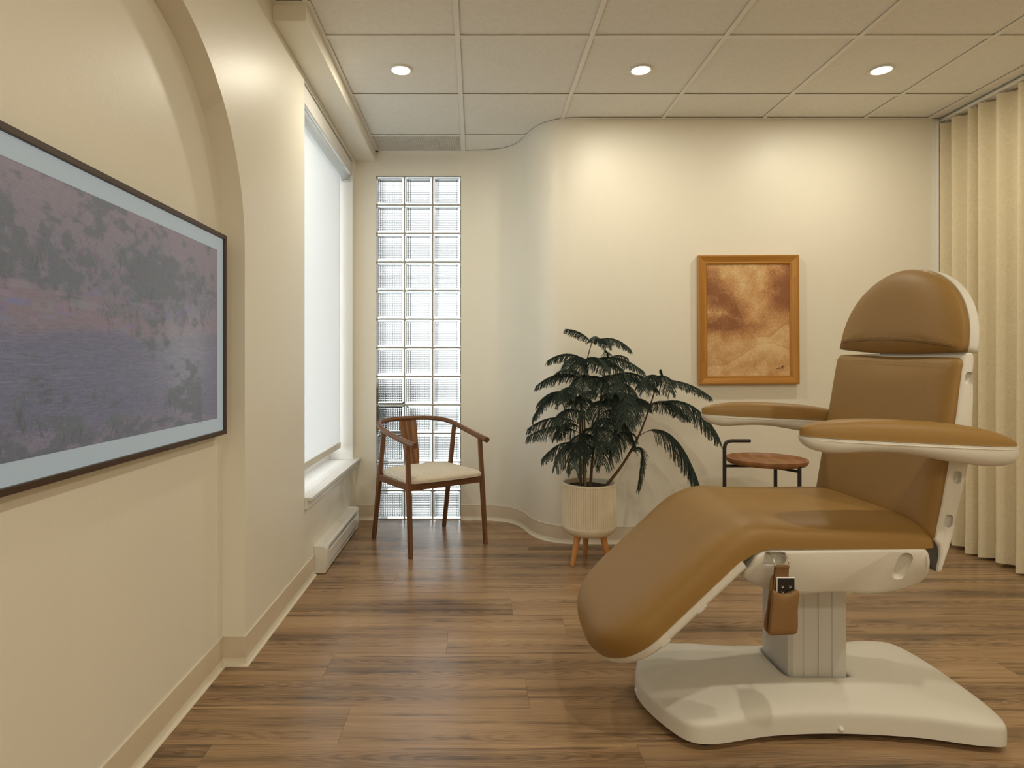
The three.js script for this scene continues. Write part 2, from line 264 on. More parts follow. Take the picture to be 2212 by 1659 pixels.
// glass block strip
{
  const win = thing('window_1', 'tall narrow strip of glass blocks, three across and twelve high', 'window', [0, 0, 0], 0, undefined, 'structure');
  const pw = (GB.x1 - GB.x0) / 3, ph = GB.top / 12, B = 0.1915, half = 0.04;
  const ring = extrude([[-B / 2, -B / 2], [B / 2, -B / 2], [B / 2, B / 2], [-B / 2, B / 2]], half * 2, 0.004, 2, [[[-0.082, -0.082], [-0.082, 0.082], [0.082, 0.082], [0.082, -0.082]]]).translate(0, 0, -half);
  const fl = []; const N = 13, pitch = 0.161 / N; fl.push([-0.0805, 0.003]);
  for (let i = 0; i < N; i++) for (let s = 0; s < 6; s++) { const t = (s + 0.5) / 6; fl.push([-0.0805 + (i + s / 6) * pitch, -0.004 - 0.0033 * (1 - Math.pow(2 * (s / 6) - 1, 2))]); }
  fl.push([0.0805, -0.004], [0.0805, 0.003]);
  const slab = creased(extrude(fl.reverse(), 0.161), 0.55).translate(0, 0, -0.0805).rotateX(-Math.PI / 2);     // flutes run along y, bulging towards -z or +z
  const front = slab.clone().translate(0, 0, half - 0.010), back = slab.clone().rotateZ(Math.PI / 2).rotateX(Math.PI).translate(0, 0, -half + 0.010);
  const block = merge(front, back);
  const bars = [];
  for (let i = 0; i <= 3; i++) bars.push(box(GB.x0 + i * pw - (i === 0 ? 0 : 0.0045), GB.x0 + i * pw + (i === 3 ? 0 : 0.0045), 0.0, GB.top, BACK - 0.085, BACK - 0.012));
  for (let j = 0; j <= 12; j++) bars.push(box(GB.x0, GB.x1, j * ph - (j ? 0.0045 : 0), j * ph + (j === 12 ? 0 : 0.0045), BACK - 0.084, BACK - 0.0125));
  part('mortar_joint', merge(bars), M.mortar, win);
  for (let j = 0; j < 12; j++) for (let i = 0; i < 3; i++) { const b = part('glass_block', block, M.glass, win); part('rim', ring, M.glassRim, b); b.position.set(GB.x0 + (i + 0.5) * pw, (j + 0.5) * ph, BACK - 0.008 - half); }
}
// window with roller blind
{
  const win = thing('window_2', 'large window in the left wall, behind the lowered blind', 'window', [0, 0, 0], 0, undefined, 'structure');
  const [d0, d1, y0, y1] = WIN, fx = [-1.045, -1.0];
  part('window_frame', merge(box(fx[0], fx[1], y0, y1, -d0 - 0.06, -d0 - 0.001), box(fx[0], fx[1], y0, y1, -d1 + 0.001, -d1 + 0.06), box(fx[0], fx[1], y0, y0 + 0.06, -d1 + 0.06, -d0 - 0.06), box(fx[0], fx[1], y1 - 0.06, y1 - 0.001, -d1 + 0.06, -d0 - 0.06)), M.white, win);
  part('glass_pane', box(-1.027, -1.021, y0 + 0.061, y1 - 0.061, -d1 + 0.061, -d0 - 0.061), M.pane, win);
  part('jamb_lining', merge(box(-1.0, LEFTX - 0.001, y0, y1, -d1 + 0.0005, -d1 + 0.012, 0.002), box(-1.0, LEFTX - 0.001, y0, y1, -d0 - 0.012, -d0 - 0.0005, 0.002), box(-1.0, LEFTX - 0.001, y1 - 0.012, y1 - 0.0005, -d1 + 0.0125, -d0 - 0.0125)), M.white, win);
  // perforated sill plate and its apron
  const holes = []; for (let r = 0; r < 2; r++) for (let i = 0; i < 21; i++) { const hx = d0 + 0.02 + i * 0.06 + (r ? 0.01 : 0), hy = r ? 0.055 : 0.092, c = []; for (let a = 0; a < 10; a++) c.push([hx + 0.0042 * Math.cos(a / 5 * Math.PI), hy + 0.0042 * Math.sin(a / 5 * Math.PI)]); if (hx < 4.22) holes.push(c); }
  const top = extrude([[d0, 0], [-BACK - 0.001, 0], [-BACK - 0.001, 0.037], [d1 - 0.001, 0.038], [d1 - 0.001, 0.198], [d0, 0.198]].map(([a, b]) => [a, b]), 0.015, 0, 1, holes);
  top.applyMatrix4(new THREE.Matrix4().makeBasis(V(0, 0, -1), V(-1, 0, 0), V(0, 1, 0))).translate(-0.801, 0.422, 0);
  part('window_sill', top, M.white, win);
  part('sill_void', box(-0.96, -0.83, 0.4120, 0.4135, BACK + 0.11, -d0 - 0.004), M.dark, win);
  part('sill_apron', box(LEFTX, -0.822, 0.378, 0.4218, BACK + 0.012, -d0, 0.002), M.white, win);
  const bl = thing('roller_blind', 'white roller blind lowered almost to the sill', 'blind');
  part('cassette', merge(box(-0.853, -0.845, 2.382, 2.472, -d1 + 0.014, -d0 - 0.014, 0.003), box(-0.93, -0.853, 2.464, 2.472, -d1 + 0.014, -d0 - 0.014)), M.white, bl);
  part('roller_tube', tube([V(-0.892, 2.378, -d0 - 0.02), V(-0.892, 2.378, -(d0 + d1) / 2), V(-0.892, 2.378, -d1 + 0.03)], 0.028, 8, 20), M.blind, bl);
  part('bracket', box(-0.925, -0.855, 2.34, 2.463, -d1 + 0.0145, -d1 + 0.024, 0.003), M.chrome, bl);
  part('blind_fabric', box(-0.9205, -0.9193, 0.55, 2.385, -d1 + 0.048, -d0 - 0.016), M.blind, bl);
  part('bottom_rail', box(-0.926, -0.913, 0.522, 0.562, -d1 + 0.047, -d0 - 0.015, 0.004), std({ color: new THREE.Color().setRGB(0.76, 0.71, 0.62), roughness: 0.45 }), bl);
}
// outdoors behind the glass
tag(part('pavement', box(-30, 30, -0.25, -0.15, -40, -4.6), std({ color: new THREE.Color().setRGB(0.42, 0.42, 0.42), roughness: 0.9 }), scene), 'pale pavement outside, blurred behind the glass blocks', 'ground', undefined, 'structure');
tag(part('side_pavement', box(-30, -1.2, -0.25, -0.15, -4.6, 10), std({ color: new THREE.Color().setRGB(0.5, 0.5, 0.5), roughness: 0.9 }), scene), 'pale pavement outside the blinded window', 'ground', undefined, 'structure');
{
  const g = thing('utility_box', 'dark boxy shape outside, blurred behind the left glass blocks', 'box', [-0.84, -0.15, -4.98]);
  part('cabinet', box(-0.32, 0.31, 0.70, 1.05, -0.22, 0.22, 0.05), M.dark, g); part('plinth', box(-0.25, 0.12, 0, 0.70, -0.16, 0.16, 0.02), std({ color: new THREE.Color().setRGB(0.5, 0.5, 0.5), roughness: 0.8 }), g);
}
{
  const g = thing('garden_wall', 'grey outdoor walls flanking the view, blurred behind the glass blocks', 'wall', [-0.4, -0.15, -6.0]);
  const gm = std({ color: new THREE.Color().setRGB(0.20, 0.20, 0.20), roughness: 0.9 });
  part('wall_panel', box(-1.55, -1.40, 0, 3.4, -1.2, 1.3), gm, g); part('wall_panel', box(1.40, 1.55, 0, 3.4, -1.2, 1.3), gm, g);
}
// return grille
{
  const g = thing('ceiling_vent', 'square egg-crate return grille in the ceiling above the glass blocks', 'vent');
  const x0 = -0.685, x1 = -0.094, d0 = 4.047, d1 = 4.337, b = [];
  for (let x = x0 + 0.012; x < x1 - 0.005; x += 0.0136) b.push(box(x - 0.0010, x + 0.0010, CEIL - 0.001, CEIL + 0.026, -d1 + 0.012, -d0 - 0.006));
  for (let d = d0 + 0.016; d < d1 - 0.012; d += 0.0136) b.push(box(x0 + 0.006, x1 - 0.006, CEIL - 0.0008, CEIL + 0.026, -d - 0.0010, -d + 0.0010));
  const lattice = part('lattice', merge(b), M.ceilTee, g); lattice.userData.kind = 'stuff';
  part('frame', merge(box(x0, x1, CEIL - 0.0012, CEIL + 0.014, -d0 - 0.006, -d0), box(x0, x1, CEIL - 0.0012, CEIL + 0.014, -d1, -d1 + 0.012), box(x0, x0 + 0.006, CEIL - 0.0012, CEIL + 0.014, -d1 + 0.012, -d0 - 0.006), box(x1 - 0.006, x1, CEIL - 0.0012, CEIL + 0.014, -d1 + 0.012, -d0 - 0.006)), M.ceilTee, g);
  part('duct', box(x0, x1, CEIL + 0.05, CEIL + 0.055, -d1, -d0), std({ color: new THREE.Color().setRGB(0.16, 0.115, 0.08), roughness: 0.9 }), g);
}
// downlights
{
  const trim = new THREE.LatheGeometry([[0.043, 0.004], [0.046, -0.0015], [0.052, -0.0035], [0.058, -0.002], [0.0595, 0.0]].map(([r, y]) => new THREE.Vector2(r, y)), 40);
  const lens = new THREE.CircleGeometry(0.0455, 36).rotateX(Math.PI / 2);
  const glow = std({ color: 0xffffff, emissive: new THREE.Color().setRGB(1, 0.86, 0.62), emissiveIntensity: 7, roughness: 0.5 });
  const names = ['nearest the window', 'in the middle of the ceiling row', 'nearest the curtain'];
  LAMPS.forEach(([x, z], i) => {
    const g = thing('downlight', i < 3 ? 'round lit ceiling downlight ' + names[i] : 'round lit ceiling downlight over the viewer, ' + ['second', 'third'][z > 0 ? 1 : 0] + ' row, ' + (x < 0 ? 'window side' : x < 1 ? 'middle' : 'curtain side'), 'light', [x, CEIL - 0.0005, z], 0, i < 3 ? 'ceiling downlights' : 'downlights behind the viewer');
    part('trim_ring', trim, M.white, g); part('lens', lens, glow, g).position.y = -0.0006;
    const l = new THREE.RectAreaLight(LAMP_COLOR, i < 3 ? LAMP_POWER : LAMP_NEAR, 0.06, 0.06); l.name = 'downlight_lamp'; l.position.y = -0.006; l.rotation.x = -Math.PI / 2; g.add(l);
  });
}

// ---------------------------------------------------------------- treatment chair (length along x, centre line 1.965 m ahead)
const ZC = -1.965, HW = 0.285;
const csg = new Evaluator(); csg.useGroups = false; csg.attributes = ['position', 'normal', 'uv'];
const carve = (g, ...cuts) => { let a = new Brush(clean(g)); a.updateMatrixWorld(); for (const c of cuts) { const b = new Brush(clean(c)); b.updateMatrixWorld(); a = csg.evaluate(a, b, SUBTRACTION); } return a.geometry; };
{
  const ch = thing('treatment_chair', 'large tan upholstered treatment chair on a white pedestal base', 'chair', [1.06, 0, ZC]);
  const P = (name, g, m, label, parent = ch) => part(name, parent === ch ? g.translate(-1.06, 0, -ZC) : g, m, parent, label);
  const xToWorld = new THREE.Matrix4();                                   // shapes drawn in (x, y) extruded along z
  // seat and leg cushion: one bent pad
  const spine = new THREE.CatmullRomCurve3([V(1.262, 0.592, 0), V(1.15, 0.592, 0), V(1.0, 0.591, 0), V(0.88, 0.590, 0), V(0.79, 0.588, 0), V(0.735, 0.562, 0), V(0.67, 0.504, 0), V(0.58, 0.419, 0), V(0.48, 0.324, 0), V(0.40, 0.248, 0), V(0.362, 0.212, 0)], false, 'centripetal');
  const SL = spine.getLength(), legEnd = 0.20;
  const padW = (s) => { const e = SL - s; let w = HW; if (e < legEnd) w *= Math.sqrt(Math.max(0, 1 - Math.pow(1 - e / legEnd, 2.1))); const b = s / 0.05; if (b < 1) w *= lerp(0.93, 1, Math.sqrt(Math.max(0, 1 - (1 - b) * (1 - b)))); return w; };
  const padT = (s) => { const e = SL - s; let t = lerp(0.074, 0.088, sstep(0.35, 0.6, s)); if (e < 0.11) t *= Math.pow(Math.max(0, 1 - Math.pow(1 - e / 0.11, 2.4)), 0.5); const b = s / 0.06; if (b < 1) t *= lerp(0.35, 1, Math.sqrt(Math.max(0, 1 - (1 - b) * (1 - b)))); return t; };
  const nrm = (t) => { const q = spine.getTangentAt(clamp(t, 0.0005, 0.9995)); return V(q.y, -q.x, 0); };
  const padAt = (u, v, extra = 0) => {
    const t = v < 0.5 ? v : 1 - Math.pow(1 - (v - 0.5) * 2, 1.7) * 0.5, s = t * SL, p = spine.getPointAt(t), n = nrm(t), a = u * Math.PI, c = Math.cos(a), sn = Math.sin(a);
    const z = Math.sign(c) * Math.pow(Math.abs(c), 0.42) * padW(s), h = Math.pow(Math.max(0, sn), 0.5) * padT(s);
    return V(p.x, p.y, ZC + z).addScaledVector(n, h);
  };
  const seat = merge(grid(56, 90, (u, v) => padAt(u, v), { uv: (u, v) => [u * 0.7, v * SL] }), grid(1, 90, (u, v) => padAt(u, v)));
  P('seat_cushion', seat, M.vinyl, 'tan seat and leg cushion in one bent pad');
  // leg shell: plate under the sloping half
  const legS0 = 0.545;
  const shellAt = (u, v, th) => {
    const t = lerp(legS0 / SL, 1.0, 1 - Math.pow(1 - v, 1.6)), s = t * SL, p = spine.getPointAt(t), n = nrm(t), a = u * Math.PI, c = Math.cos(a), sn = Math.sin(a), e = SL - s;
    const w = padW(s) + 0.0045, d = 0.030 * Math.pow(clamp(e / 0.16), 0.35);
    return V(p.x, p.y, ZC + Math.sign(c) * Math.pow(Math.abs(c), 0.25) * w).addScaledVector(n, 0.004 - (d + 0.004) * Math.pow(Math.max(0, sn), 0.35));
  };
  P('leg_shell', merge(grid(40, 60, (u, v) => shellAt(u, v)), grid(1, 60, (u, v) => shellAt(u, v))), M.plastic, 'white plastic tray under the leg cushion');
  for (const t of [0.20, 0.62]) { const s = lerp(0.62, 0.93, t) , p = spine.getPointAt(s), n = nrm(s); const g = new THREE.SphereGeometry(1, 16, 10).scale(0.018, 0.005, 0.0015).rotateZ(0.77).translate(p.x - n.x * 0.017, p.y - n.y * 0.017, ZC + padW(s * SL) + 0.0035); P('grip_dimple', g, M.alu); }
  // seat frame
  const framePts = [[1.222, 0.5945], [1.205, 0.5955], [1.10, 0.5935], [1.0, 0.592], [0.90, 0.590], [0.80, 0.5875], [0.785, 0.586], [0.765, 0.576], [0.752, 0.545], [0.738, 0.515], [0.745, 0.500], [0.80, 0.470], [0.875, 0.452], [1.0, 0.456], [1.11, 0.452], [1.185, 0.463], [1.232, 0.484], [1.246, 0.508], [1.243, 0.545], [1.234, 0.582]];
  let fr = extrude(smoothLoop(framePts, 120), 0.57, 0.012, 4).translate(0, 0, ZC - 0.285);
  { const p = fr.attributes.position; for (let i = 0; i < p.count; i++) { const y = p.getY(i), k = lerp(0.86, 1, sstep(0.45, 0.568, y)); p.setZ(i, ZC + (p.getZ(i) - ZC) * k); } fr = creased(fr, 0.7); }
  const zN = ZC + 0.285;
  fr = carve(uvBox(fr), new THREE.CapsuleGeometry(0.020, 0.048, 10, 24).scale(1, 1, 0.85).rotateX(0.16).rotateZ(-0.16).translate(1.168, 0.538, zN - 0.010), new RoundedBoxGeometry(0.062, 0.042, 0.06, 3, 0.012).translate(0.815, 0.562, zN));
  P('seat_frame', fr, M.plastic, 'white plastic seat frame');
  // hinge cover
  P('hinge_cover', extrude(smoothLoop([[1.222, 0.606], [1.262, 0.618], [1.276, 0.58], [1.268, 0.535], [1.254, 0.528], [1.236, 0.56]], 40), 0.556, 0.004, 2).translate(0, 0, ZC - 0.278), std({ color: new THREE.Color().setRGB(0.05, 0.046, 0.042), roughness: 0.5 }), 'dark hinge cover behind the seat');
  // backrest: shell and pad
  const tilt = Math.atan2(0.084, 0.51), up = V(Math.sin(tilt), Math.cos(tilt), 0), fwd = V(-Math.cos(tilt), Math.sin(tilt), 0), foot = V(1.2525, 0.612, 0);
  const onBack = (a, b, h) => V(foot.x, foot.y, ZC + a).addScaledVector(up, b - 0.03 * a * sstep(0.1, 0.5, b)).addScaledVector(fwd, h);
  const shellPts = [[1.249, 0.613], [1.268, 0.728], [1.285, 0.826], [1.303, 0.938], [1.333, 1.121], [1.346, 1.127], [1.354, 1.112], [1.349, 1.05], [1.352, 1.035], [1.349, 0.93], [1.335, 0.80], [1.312, 0.70], [1.291, 0.608], [1.272, 0.550], [1.261, 0.526], [1.2565, 0.528], [1.262, 0.57], [1.258, 0.60]];
  let bs = extrude(smoothLoop(shellPts, 140), 0.578, 0.007, 3).translate(0, 0, ZC - 0.289);
  const zB = ZC + 0.289, cut = (x, y) => new RoundedBoxGeometry(0.022, 0.034, 0.03, 4, 0.009).rotateZ(-tilt).translate(x, y, zB);
  bs = carve(uvBox(creased(bs, 0.6)), cut(1.338, 1.055), cut(1.306, 0.786), cut(1.283, 0.668));
  P('back_shell', bs, M.plastic, 'white plastic shell behind the backrest');
  const rr = (w, y0, y1, r, top = 0) => { const l = []; for (const [cx, cy, a0] of [[w - r, y1 - r, 0], [-w + r, y1 - r, 1], [-w + r, y0 + r, 2], [w - r, y0 + r, 3]]) for (let i = 0; i <= 8; i++) { const a = (a0 + i / 8) * Math.PI / 2; l.push([cx + r * Math.cos(a), cy + r * Math.sin(a) + (top && cy > (y0 + y1) / 2 ? 0 : 0)]); } const out = []; for (let i = 0; i < l.length; i++) { const a = l[i], b = l[(i + 1) % l.length], n = Math.max(1, Math.round(Math.hypot(a[0] - b[0], a[1] - b[1]) / 0.02)); for (let k = 0; k < n; k++) out.push([lerp(a[0], b[0], k / n), lerp(a[1], b[1], k / n)]); } return out; };
  const backLine = rr(HW, 0.0, 0.512, 0.02);
  P('back_cushion', inflate(backLine, [0, 0.256], 0.030, 8, (a, b, h) => onBack(a, b, h - 0.012 * Math.exp(-Math.pow(a / 0.17, 2)) * sstep(0.42, 0.52, b)), 20, 0.010, 0.55), M.vinyl, 'tan backrest cushion');
  // headrest
  const headLine = []; for (let i = 0; i <= 60; i++) { const a = Math.PI * i / 60; headLine.push([HW * Math.cos(a), 0.006 + 0.258 * Math.pow(Math.sin(a), 0.92)]); } for (let i = 1; i < 24; i++) headLine.push([-HW + 2 * HW * i / 24, 0.006 - 0.010 * Math.sin(Math.PI * i / 24)]);
  const headFoot = foot.clone().addScaledVector(up, 0.524), onHead = (a, b, h) => V(headFoot.x, headFoot.y, ZC + a).addScaledVector(up, b - 0.032 * a).addScaledVector(fwd, h);
  P('head_cushion', inflate(headLine, [0, 0.11], 0.036, 4, onHead, 24, 0.014, 0.8), M.vinyl, 'tan rounded headrest cushion');
  const headShell = inflate(headLine.map(([a, b]) => [a * 1.012, b < 0.02 ? b : b * 1.012]), [0, 0.11], 0.034, 5, (a, b, h) => onHead(a, b, -h), 12, 0.012);
  P('head_shell', headShell, M.plastic, 'white plastic shell behind the headrest');
  for (const a of [-0.09, 0.06]) P('head_rod', rod(onHead(a, -0.03, -0.008), onHead(a, 0.03, -0.008), 0.007), M.chrome);
  const zig = (fn, n, amp) => { const l = []; for (let i = 0; i <= n; i++) l.push(fn(i / n, (i % 2 ? 1 : -1) * amp)); return l; };
  const hSurf = (a, b) => { const c = [0, 0.11], dx = a - c[0], dy = b - c[1]; let best = 0; for (let i = 0; i < headLine.length; i++) { const p = headLine[i], q = headLine[(i + 1) % headLine.length], ex = q[0] - p[0], ey = q[1] - p[1], den = dx * ey - dy * ex; if (Math.abs(den) < 1e-9) continue; const t = ((p[0] - c[0]) * ey - (p[1] - c[1]) * ex) / den, w = ((p[0] - c[0]) * dy - (p[1] - c[1]) * dx) / den; if (t > 0 && w >= -1e-6 && w <= 1 + 1e-6) { best = 1 / t; break; } } return 0.014 + 0.036 * Math.pow(Math.max(0, 1 - Math.pow(best, 4)), 0.8); };
  P('head_stitching', tube(zig((t, e) => { const a = lerp(-0.262, 0.262, t), b = 0.024 + 0.015 * Math.sin(Math.PI * t) + 0.008 * (1 - t) + e; return onHead(a, b, hSurf(a, b) + 0.0012); }, 90, 0.0016), 0.0007, 180, 5), M.thread);
  P('head_seam', tube(Array.from({ length: 30 }, (_, i) => { const t = i / 29, a = lerp(-0.272, 0.272, t), b = 0.015 + 0.015 * Math.sin(Math.PI * t) + 0.008 * (1 - t); return onHead(a, b, hSurf(a, b) + 0.0004); }), 0.0012, 60, 6), M.seam);
  P('back_stitching', tube(zig((t, e) => { const a = lerp(-0.255, 0.255, t), b = 0.490 + e; return onBack(a, b, 0.0395 - 0.012 * Math.exp(-Math.pow(a / 0.17, 2)) * sstep(0.42, 0.52, b)); }, 90, 0.0014), 0.0006, 180, 5), M.thread);
  // arms
  for (const side of [1, -1]) {
    const za = ZC + side * 0.350, X0 = 0.848, X1 = 1.408, L = X1 - X0, armW = (t) => 0.056 * Math.pow(Math.max(0, 1 - Math.pow(Math.abs(2 * t - 1), 3.4)), 0.5) * lerp(0.86, 1.04, t), lineY = (t) => lerp(0.906, 0.880, t);
    const arm = new THREE.Group(); arm.name = 'armrest'; ch.add(arm); arm.position.set(-1.06, 0, -ZC); arm.userData.label = side > 0 ? 'near armrest' : 'far armrest';
    const T = (v) => 0.5 - 0.5 * Math.cos(Math.PI * v);
    const padG = grid(28, 56, (u, v) => { const t = T(v), a = u * Math.PI, c = Math.cos(a), sn = Math.sin(a), hh = 0.054 * Math.pow(Math.max(0, 1 - Math.pow(Math.abs(2 * t - 0.95) / 1.06, 2.6)), 0.62); return V(X0 + L * t, lineY(t) + hh * Math.pow(sn, 0.75), za + Math.sign(c) * Math.pow(Math.abs(c), 0.6) * armW(t)); }, { uv: (u, v) => [u * 0.2, v * L] });
    part('arm_pad', padG, M.vinyl, arm);
    const prof = new THREE.CatmullRomCurve3([[0, 0.004], [0.02, 0.020], [0.06, 0.033], [0.125, 0.040], [0.2, 0.037], [0.32, 0.031], [0.44, 0.031], [0.55, 0.038], [0.67, 0.047], [0.78, 0.053], [0.89, 0.053], [0.96, 0.044], [0.99, 0.030], [1, 0.010]].map(([t, h]) => V(t, h, 0)), false, 'centripetal');
    const shellG = grid(28, 64, (u, v) => { const q = prof.getPoint(T(v)), t = clamp(q.x), a = u * Math.PI, c = Math.cos(a), sn = Math.sin(a), w = armW(t) + 0.0035 * Math.sqrt(clamp(t * (1 - t) * 40)); return V(X0 - 0.003 + (L + 0.006) * t, lineY(t) - q.y * Math.pow(sn, 0.55) - 0.0005, za + Math.sign(c) * Math.pow(Math.abs(c), 0.55) * w * lerp(1, 0.92, sn)); });
    const rim = grid(8, 64, (u, v) => { const t = T(v), s = u < 0.5 ? -1 : 1; return V(X0 - 0.003 + (L + 0.006) * t, lineY(t) + 0.0005, za + lerp(-1, 1, u) * (armW(t) + 0.0035 * Math.sqrt(clamp(t * (1 - t) * 40)))); });
    part('arm_shell', merge(shellG, rim), M.plastic, arm);
    part('arm_bead', merge(...[1, -1].map((q) => tube(Array.from({ length: 40 }, (_, i) => { const t = lerp(0.02, 0.98, i / 39); return V(X0 + L * t, lineY(t) - 0.007, za + q * (armW(t) + 0.0022)); }), 0.0022, 60, 6))), M.plastic, arm);
    part('arm_bracket', box(1.30, 1.345, 0.83, 0.872, Math.min(za, ZC + side * 0.285), Math.max(za, ZC + side * 0.285), 0.008), M.plastic, arm);
  }
  // column
  const colPts = [[-0.089, 0.09], [-0.089, -0.078], [-0.077, -0.09], [-0.048, -0.09], [-0.047, -0.0885], [-0.045, -0.0885], [-0.044, -0.09], [-0.008, -0.09], [-0.007, -0.0865], [0.001, -0.0865], [0.002, -0.09], [0.040, -0.09], [0.041, -0.0875], [0.0435, -0.0875], [0.0445, -0.09], [0.086, -0.09], [0.089, -0.087], [0.089, 0.09]].map(([x, y]) => [x, -y]);
  const rot = new THREE.Matrix4().makeBasis(V(1, 0, 0), V(0, 0, 1), V(0, -1, 0));
  P('column', extrude(colPts.map(([x, y]) => [x, y]), 0.37).applyMatrix4(rot).translate(1.065, 0.465, -2.012), M.alu, 'square grooved lifting column');
  P('column_collar', box(0.967, 1.163, 0.098, 0.1005, -2.11, -1.914), M.dark);
  P('column_label', box(0.9745, 0.976, 0.32, 0.345, -1.985, -1.955), M.white);
  // base
  const outline = smoothLoop([[0.655, 1.742], [0.86, 1.782], [1.06, 1.792], [1.27, 1.772], [1.43, 1.733], [1.490, 1.735], [1.520, 1.80], [1.540, 1.99], [1.538, 2.16], [1.512, 2.245], [1.44, 2.262], [1.27, 2.215], [1.06, 2.196], [0.86, 2.205], [0.67, 2.240], [0.61, 2.225], [0.545, 2.10], [0.520, 1.99], [0.548, 1.86], [0.605, 1.757]], 200).map(([x, d]) => [x, -d]);
  const cB = [1.065, -2.012], sq = (a) => { const c = Math.cos(a), s = Math.sin(a), k = 0.1 / Math.pow(Math.pow(Math.abs(c), 10) + Math.pow(Math.abs(s), 10), 0.1); return [cB[0] + c * k, cB[1] + s * k]; };
  const lev = [[1, 0.022], [1.0, 0.030], [1.0, 0.060], [0.997, 0.069], [0.986, 0.077], [0.955, 0.083], [0.88, 0.090], [0.75, 0.100], [0.55, 0.109], [0.35, 0.117], [0.18, 0.124], [0.07, 0.127], [0.018, 0.125], [0, 0.118], [0, 0.095]];
  const bg = grid(outline.length, lev.length - 1, (u, v, i, j) => { const q = outline[i % outline.length], s = sq(Math.atan2(q[1] - cB[1], q[0] - cB[0])), t = lev[j][0], bulge = lerp(1, 0.86, sstep(1.28, 1.55, q[0]) * 0 ); return V(lerp(s[0], q[0], t), lev[j][1] * (j > 4 ? 1 : bulge), lerp(s[1], q[1], t)); }, { wrapU: true, uv: (u, v) => [u * 3, v * 0.5] });
  const under = grid(outline.length, 1, (u, v, i) => { const q = outline[i % outline.length]; return v < 0.5 ? V(q[0], 0.022, q[1]) : V(cB[0], 0.022, cB[1]); });
  P('base', merge(bg, under), M.plastic, 'white plastic base with waisted sides');
  for (const [x, d] of [[0.66, 1.80], [1.47, 1.80], [0.66, 2.18], [1.47, 2.19]]) P('foot', merge(rod(V(x, 0, -d), V(x, 0.012, -d), 0.028, 0.026, 20), rod(V(x, 0.012, -d), V(x, 0.03, -d), 0.008)), M.blackMetal, 'black levelling foot');
  for (const [x, y, z] of [[1.058, 0.037, -1.789], [0.522, 0.040, -2.0]]) P('base_button', new THREE.SphereGeometry(0.0075, 14, 10).translate(x, y, z), M.white, 'small white cap');
  // hook for the pouch
  const hk = (x) => [V(x, 0.578, zN - 0.024), V(x, 0.578, zN + 0.010), V(x + 0.002, 0.571, zN + 0.024), V(x + 0.003, 0.558, zN + 0.027)];
  P('pouch_hook', merge(tube([...hk(0.796), V(0.808, 0.551, zN + 0.028), V(0.828, 0.551, zN + 0.028), V(0.838, 0.556, zN + 0.027), ...hk(0.834).slice(0, 3).reverse()], 0.0028, 70, 10)), M.chrome, 'chrome wire hook');

  // leather pouch hanging from the hook, and the remote control in it
  const pz = zN + 0.028, pg = thing('remote_pouch', 'brown leather pouch hanging from the seat frame by a strap', 'pouch', [0.818, 0.545, pz]);
  const strap = (zo) => grid(1, 12, (u, v) => V(lerp(-0.019, 0.019, u) * lerp(0.92, 1.12, v), 0.008 - v * 0.070, zo(v)));
  part('strap', merge(grid(1, 16, (u, v) => { const a = v * Math.PI; return V(lerp(-0.0185, 0.0185, u), 0.006 + 0.006 * Math.sin(a), 0.005 * Math.cos(a)); }), strap((v) => lerp(0.005, -0.0055, Math.pow(v, 0.7))), strap((v) => -0.005 - 0.003 * v)), M.pouch, pg);
  const pouchPts = smoothLoop([[-0.028, -0.052], [-0.034, -0.10], [-0.040, -0.160], [-0.040, -0.169], [-0.034, -0.171], [0.0, -0.169], [0.031, -0.166], [0.035, -0.158], [0.036, -0.10], [0.037, -0.052], [0.012, -0.060], [0.0, -0.0615], [-0.012, -0.060]], 90);
  const pOut = inflate(pouchPts, [0, -0.112], 0.010, 5, (a, b, h) => V(a, b, h + 0.006), 10, 0.004);
  part('front_panel', pOut, M.pouch, pg);
  part('back_panel', extrude(smoothLoop([[-0.021, -0.02], [-0.028, -0.052], [-0.034, -0.10], [-0.039, -0.168], [0.034, -0.165], [0.036, -0.10], [0.037, -0.052], [0.021, -0.02]], 60), 0.003).translate(0, 0, -0.010), M.pouch, pg);
  const st = []; for (const x of [-0.0335, 0.0325]) for (let i = 0; i < 22; i++) { const y = -0.066 - i * 0.0045, xx = x < 0 ? x - (i / 22) * 0.003 : x + 0.001; st.push(rod(V(xx, y, 0.0145), V(xx, y - 0.0026, 0.0142), 0.0005, 0.0005, 5)); } for (let i = 0; i < 14; i++) st.push(rod(V(-0.031 + i * 0.0045, -0.163, 0.0135), V(-0.0285 + i * 0.0045, -0.163, 0.0135), 0.0005, 0.0005, 5));
  part('stitching', merge(st), M.thread, pg);
  const rc = thing('remote_control', 'black remote control in a white casing, sticking out of the pouch', 'remote', [0.828, 0.4725, pz + 0.0005]);
  part('casing', new RoundedBoxGeometry(0.050, 0.105, 0.0055, 3, 0.0025), M.white, rc).position.set(0.0, 0.0, 0);
  part('face', box(-0.0226, 0.0226, -0.05, 0.050, 0.0024, 0.0034, 0.0005), std({ color: new THREE.Color().setRGB(0.012, 0.010, 0.010), roughness: 0.3 }), rc);
  const ic = std({ color: new THREE.Color().setRGB(0.75, 0.74, 0.7), roughness: 0.5 });
